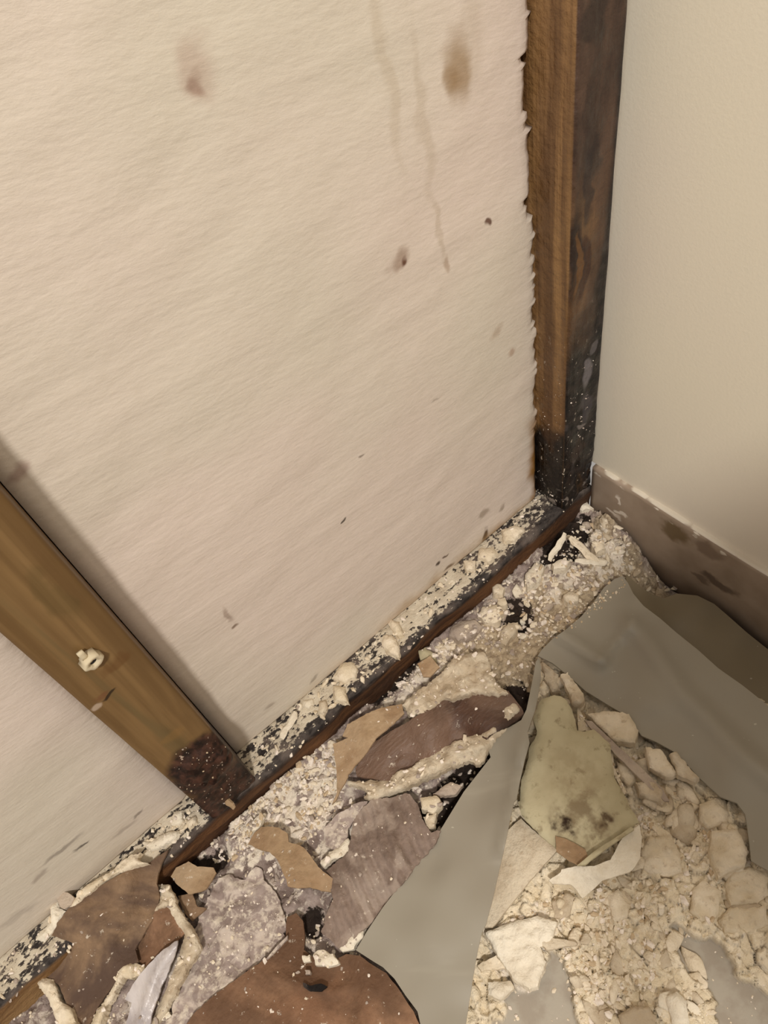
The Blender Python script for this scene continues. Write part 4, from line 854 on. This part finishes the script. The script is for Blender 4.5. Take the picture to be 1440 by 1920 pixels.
LAND = [((1170, 1090), 'the apex of the wide vinyl sheet'), ((1075, 1010), 'the leaning corner slivers'), ((1052, 1060), 'the flat oval corner chip'), ((1160, 1022), 'the lump against the baseboard'),
        ((960, 1150), 'the dark hollow'), ((932, 1105), 'the round lump beside the plate'), ((955, 1195), 'the thumb-shaped lump'), ((1105, 950), 'the foot of the corner stud'), ((1040, 1215), 'the left corner of the wide vinyl sheet'),
        ((1012, 1240), 'the tip of the pointed vinyl strip'), ((1150, 1370), 'the top of the narrow grey-brown strip'), ((1235, 1430), 'the slanting cream slab'), ((1290, 1445), 'the upright sliver at the vinyl'), ((1250, 1500), 'the narrow strip end'),
        ((1395, 1570), 'the lower tip of the wide vinyl sheet'), ((1240, 1605), 'the rounded slab by the torn scrap'), ((1370, 1590), 'the squarish slab'), ((960, 1760), 'the jagged white flake'), ((1030, 1850), 'the left bare grey patch'),
        ((1340, 1820), 'the right bare grey patch'), ((1120, 1650), 'the pale torn scrap'), ((1265, 1890), 'the finger-shaped lump'), ((1320, 1700), 'the pale oval slab'), ((1195, 1900), 'the rounded tan lump'), ((1160, 1720), 'the tilted cream slab'),
        ((645, 1262), 'the large oval chip on the plate'), ((745, 1185), 'the chips halfway along the plate'), ((560, 1335), 'the white sliver on the plate'), ((1000, 940), 'the stained foam corner'), ((905, 1040), 'the broad flake on the plate'),
        ((450, 1415), 'the lowest foam corner'), ((390, 1450), 'the round rot patch'), ((310, 1575), 'the elongated lump on the plate'), ((200, 1650), 'the cream torn edge'), ((520, 1590), 'the tan crumpled scrap'), ((630, 1430), 'the pointed tan paper scrap'),
        ((480, 1535), 'the long white flake'), ((870, 1240), 'the cream crust of the drywall roll'), ((800, 1230), 'the greenish angular chip'), ((868, 1180), 'the crinkled grey flake'), ((1230, 1085), 'the curled vinyl edge')]
HUE = dict(cream='cream', white='white', tanp='tan', greyp='grey')
def where_is(px, py):
    d, (lx, ly), ph = min((math.hypot(px - l[0][0], py - l[0][1]), l[0], l[1]) for l in LAND)
    if d < 18: return 'right at ' + ph
    dx, dy = px - lx, py - ly; far = 'just ' if d < 45 else ''
    if abs(dx) > 2.2 * abs(dy): w_ = 'right of' if dx > 0 else 'left of'
    elif abs(dy) > 2.2 * abs(dx): w_ = 'below' if dy > 0 else 'above'
    else: w_ = ('lower' if dy > 0 else 'upper') + (' right of' if dx > 0 else ' left of')
    return far + w_ + ' ' + ph
def scatter(poly, n, s0, s1, mats, label, group, where='g', cat='plaster chip', name='plaster_chip', flat=1.0, avoid=()):
    xs = [p[0] for p in poly]; ys = [p[1] for p in poly]; c = 0; tries = 0
    while c < n and tries < n * 60:
        tries += 1
        px, py = rnd.uniform(min(xs), max(xs)), rnd.uniform(min(ys), max(ys))
        if not bool(inpoly(np.array(px), np.array(py), poly)) or any(bool(inpoly(np.array(px), np.array(py), a)) for a in avoid): continue
        s_ = s0 + (s1 - s0) * rnd.random() ** 2
        if where == 'g':
            q = ground(px, py); z = q[2] + s_ * .12
        else:
            q = onZ(px, py, PT); z = PT + s_ * .18
            if q[1] < .006 or q[1] > R_ - s_ * .7: continue
        kind = rnd.choice(mats); vk = rnd.randint(0, 7)
        o = bpy.data.objects.new(name, chip_proto(kind, vk))
        COL.objects.link(o); o.location = (q[0] * S, q[1] * S, z * S)
        o.rotation_euler = (rnd.uniform(-.4, .4), rnd.uniform(-.4, .4), rnd.uniform(0, 6.28)); f = s_ * S
        o.scale = (f * rnd.uniform(.8, 1.4), f * rnd.uniform(.7, 1), f * rnd.uniform(.6, 1.1) * flat)
        sz = 'tiny' if s_ < .0055 else 'small' if s_ < .010 else 'fair-sized'
        tag(o, '%s %s plaster chip %s' % (sz, HUE[kind], where_is(px, py)), cat, group); c += 1
scatter([(455, 1415), (1000, 935), (1060, 960), (500, 1450)], 42, .003, .0085, ['cream', 'cream', 'white', 'tanp'], 'small pale plaster crumb on the dusty plate between the two studs', 'plaster crumbs on the plate between the studs', 'p')
scatter([(130, 1690), (345, 1500), (440, 1500), (300, 1620)], 14, .003, .008, ['white', 'cream'], 'small pale plaster crumb on the plate left of the pine stud', 'plaster crumbs on the plate left of the pine stud', 'p')
scatter([(1010, 1070), (1080, 985), (1140, 945), (1190, 1020), (1240, 1090), (1170, 1090), (1060, 1150), (960, 1210), (900, 1150)], 66, .004, .014, ['cream', 'white', 'greyp', 'tanp'], 'small plaster chip in the heap at the foot of the corner stud', 'plaster chips heaped in the corner')
scatter([(1180, 1060), (1225, 1075), (1300, 1105), (1260, 1118), (1200, 1105)], 12, .004, .010, ['tanp', 'cream'], 'tan plaster chip between the baseboard and the vinyl sheets', 'plaster chips behind the vinyl sheets')
scatter([(780, 1240), (900, 1150), (960, 1200), (900, 1225), (800, 1270), (720, 1320), (680, 1350)], 24, .003, .009, ['white', 'greyp', 'cream'], 'small pale chip between the plate and the cream crust of the drywall roll', 'chips between plate and drywall roll')
scatter([(440, 1600), (480, 1500), (580, 1400), (640, 1400), (640, 1500), (560, 1560), (470, 1570)], 30, .003, .009, ['white', 'cream', 'greyp'], 'small white plaster crumb in the dust in front of the left end of the plate', 'crumbs in the dust before the plate')
scatter([(1030, 1240), (1150, 1335), (1210, 1400), (1320, 1480), (1400, 1580), (1330, 1600), (1240, 1540), (1180, 1440), (1100, 1360)], 50, .008, .024, ['cream', 'cream', 'tanp'], 'cream plaster chip along the lower edge of the wide vinyl sheet', 'plaster chips along the wide vinyl sheet')
scatter([(930, 1740), (1060, 1680), (1200, 1600), (1440, 1640), (1440, 1720), (1290, 1740), (1330, 1900), (1090, 1915), (1050, 1790)], 62, .006, .020, ['cream', 'cream', 'white', 'tanp'], 'cream plaster chip in the broken plaster at the lower right', 'plaster chips at the lower right', flat=.7)

# ------------------------------------------------------------------ the finest crumbs (one object): past the chips built one by one
bpy.context.view_layer.update(); DG = bpy.context.evaluated_depsgraph_get()
def grain_mat():
    n = NB('plaster_crumb_mix'); a = n.attr('tone'); col = n.mix(n.mr(n.noise(160, 3), .4, .7, 0, .3), a, lin((150, 128, 104)))
    return n.out(col, .9, n.noise(150, 3), .4, .002, spec=.2)
bm = bmesh.new(); bmesh.ops.create_icosphere(bm, subdivisions=1, radius=1.0)
GV = np.array([v.co[:] for v in bm.verts]); GF = np.array([[v.index for v in f.verts] for f in bm.faces]); bm.free()
gr = np.random.RandomState(4); gV, gF, gC = [], [], []
TONE = {'cream': (232, 218, 194), 'white': (240, 228, 214), 'tan': (200, 178, 146), 'grey': (170, 156, 144), 'dark': (60, 46, 38)}
SKIP = ('foam_board', 'vinyl_sheet', 'wall_right', 'baseboard_right', 'wall_plug', 'collar', 'wall_stud')
def grains(poly, n, s0, s1, tones, allow=(), only=None):
    xs = [p[0] for p in poly]; ys = [p[1] for p in poly]; c = 0; tries = 0
    while c < n and tries < n * 12:
        tries += 1
        px, py = gr.uniform(min(xs), max(xs)), gr.uniform(min(ys), max(ys))
        if not bool(inpoly(np.array(px), np.array(py), poly)): continue
        if vn(np.array(px / 22.), np.array(py / 22.), 5) < gr.uniform(.15, .75): continue        # clumps
        ok, loc, nrm, _i, ob, _m = SC.ray_cast(DG, Vector(CAM * S), Vector(ray(px, py)))
        if not ok: continue
        nm = ob.name.split('.')[0]
        if (nm in SKIP and nm not in allow) or (only and nm not in only): continue
        if nrm.z < .25 and nm != 'wall_stud': continue
        r = (s0 + (s1 - s0) * gr.rand() ** 2.5) * S
        Q = GV * (1 + gr.uniform(-.35, .35, (len(GV), 1))) * np.array([gr.uniform(.7, 1.5), gr.uniform(.5, 1), gr.uniform(.35, .7)]) * r
        th = gr.uniform(0, 6.28); co_, si_ = math.cos(th), math.sin(th)
        Q = np.stack([Q[:, 0] * co_ - Q[:, 1] * si_, Q[:, 0] * si_ + Q[:, 1] * co_, Q[:, 2]], 1) + np.array(loc) + np.array(nrm) * r * .25
        gF.append(GF + len(gV) * len(GV)); gV.append(Q); t_ = lin(TONE[tones[gr.randint(len(tones))]]); gC.append(np.tile(t_, (len(GV), 1))); c += 1
MZ = [(0, 1920), (0, 1800), (300, 1640), (450, 1500), (560, 1400), (720, 1270), (900, 1120), (1040, 1000), (1180, 1020), (1160, 1090), (1010, 1230), (960, 1380), (680, 1760), (780, 1920)]
DUSTY = ('plaster_rubble', 'plaster_layer', 'torn_edge', 'plaster_crust', 'plaster_chunk', 'plaster_chip')
PAPER = ('paper_face', 'ribbed_face', 'torn_paper_scrap', 'tan_paper_blade', 'paper_scrap', 'underlay_sheet', 'film_strip')
grains(MZ, 900, .0010, .0042, ['white', 'cream', 'white', 'grey', 'cream'], only=DUSTY)
grains(MZ, 170, .0005, .0024, ['white', 'cream', 'grey'], only=PAPER)
grains([(350, 1870), (440, 1640), (535, 1720), (500, 1790)], 110, .0006, .0024, ['white', 'cream', 'grey'], only=PAPER)
grains([(560, 1400), (640, 1380), (650, 1500), (560, 1590), (400, 1620), (470, 1490)], 420, .0015, .0052, ['white', 'white', 'cream', 'grey', 'tan'], only=DUSTY)
grains([(700, 1330), (880, 1160), (960, 1130), (940, 1210), (820, 1250)], 220, .0015, .0050, ['white', 'cream', 'grey'], only=DUSTY)
grains([(930, 1150), (1110, 950), (1240, 1080), (1300, 1120), (1160, 1095), (1010, 1230)], 380, .0012, .0055, ['white', 'cream', 'tan', 'cream', 'grey'], only=DUSTY)
grains([(0, 1800), (455, 1410), (1000, 935), (1080, 950), (300, 1640), (0, 1900)], 560, .0008, .0036, ['cream', 'white', 'cream', 'grey'], only=('sole_plate', 'plaster_chip', 'torn_edge'))
grains([(1020, 1240), (1400, 1580), (1440, 1640), (1440, 1720), (1270, 1730), (1200, 1920), (1080, 1920), (1050, 1790), (930, 1740), (1180, 1600)], 800, .0010, .0045, ['cream', 'cream', 'white', 'tan'], only=('plaster_rubble', 'plaster_flap'))
grains([(1270, 1730), (1440, 1840), (1440, 1920), (900, 1920), (900, 1820), (1080, 1800)], 60, .0008, .0028, ['cream', 'white'], only=('plaster_rubble',))
grains([(1090, 1130), (1160, 1080), (1180, 1095), (1120, 1150), (1020, 1215), (1000, 1205)], 200, .0006, .0024, ['tan', 'cream'], allow=('vinyl_sheet',), only=('vinyl_sheet', 'plaster_rubble'))
grains([(1020, 700), (1120, 650), (1110, 960), (1005, 940)], 90, .0005, .0017, ['white', 'grey', 'grey'], allow=('wall_stud',))
grains([(320, 1400), (450, 1400), (440, 1520), (340, 1500)], 45, .0006, .0018, ['grey', 'tan'], allow=('wall_stud',))
V = np.concatenate(gV) / S
tag(mesh_obj('plaster_crumbs', V, np.concatenate(gF), grain_mat(), smooth=False, attrs={'tone': np.concatenate(gC)}), 'countless tiny pale plaster crumbs sprinkled over the debris and plate', 'crumbs', kind='stuff')
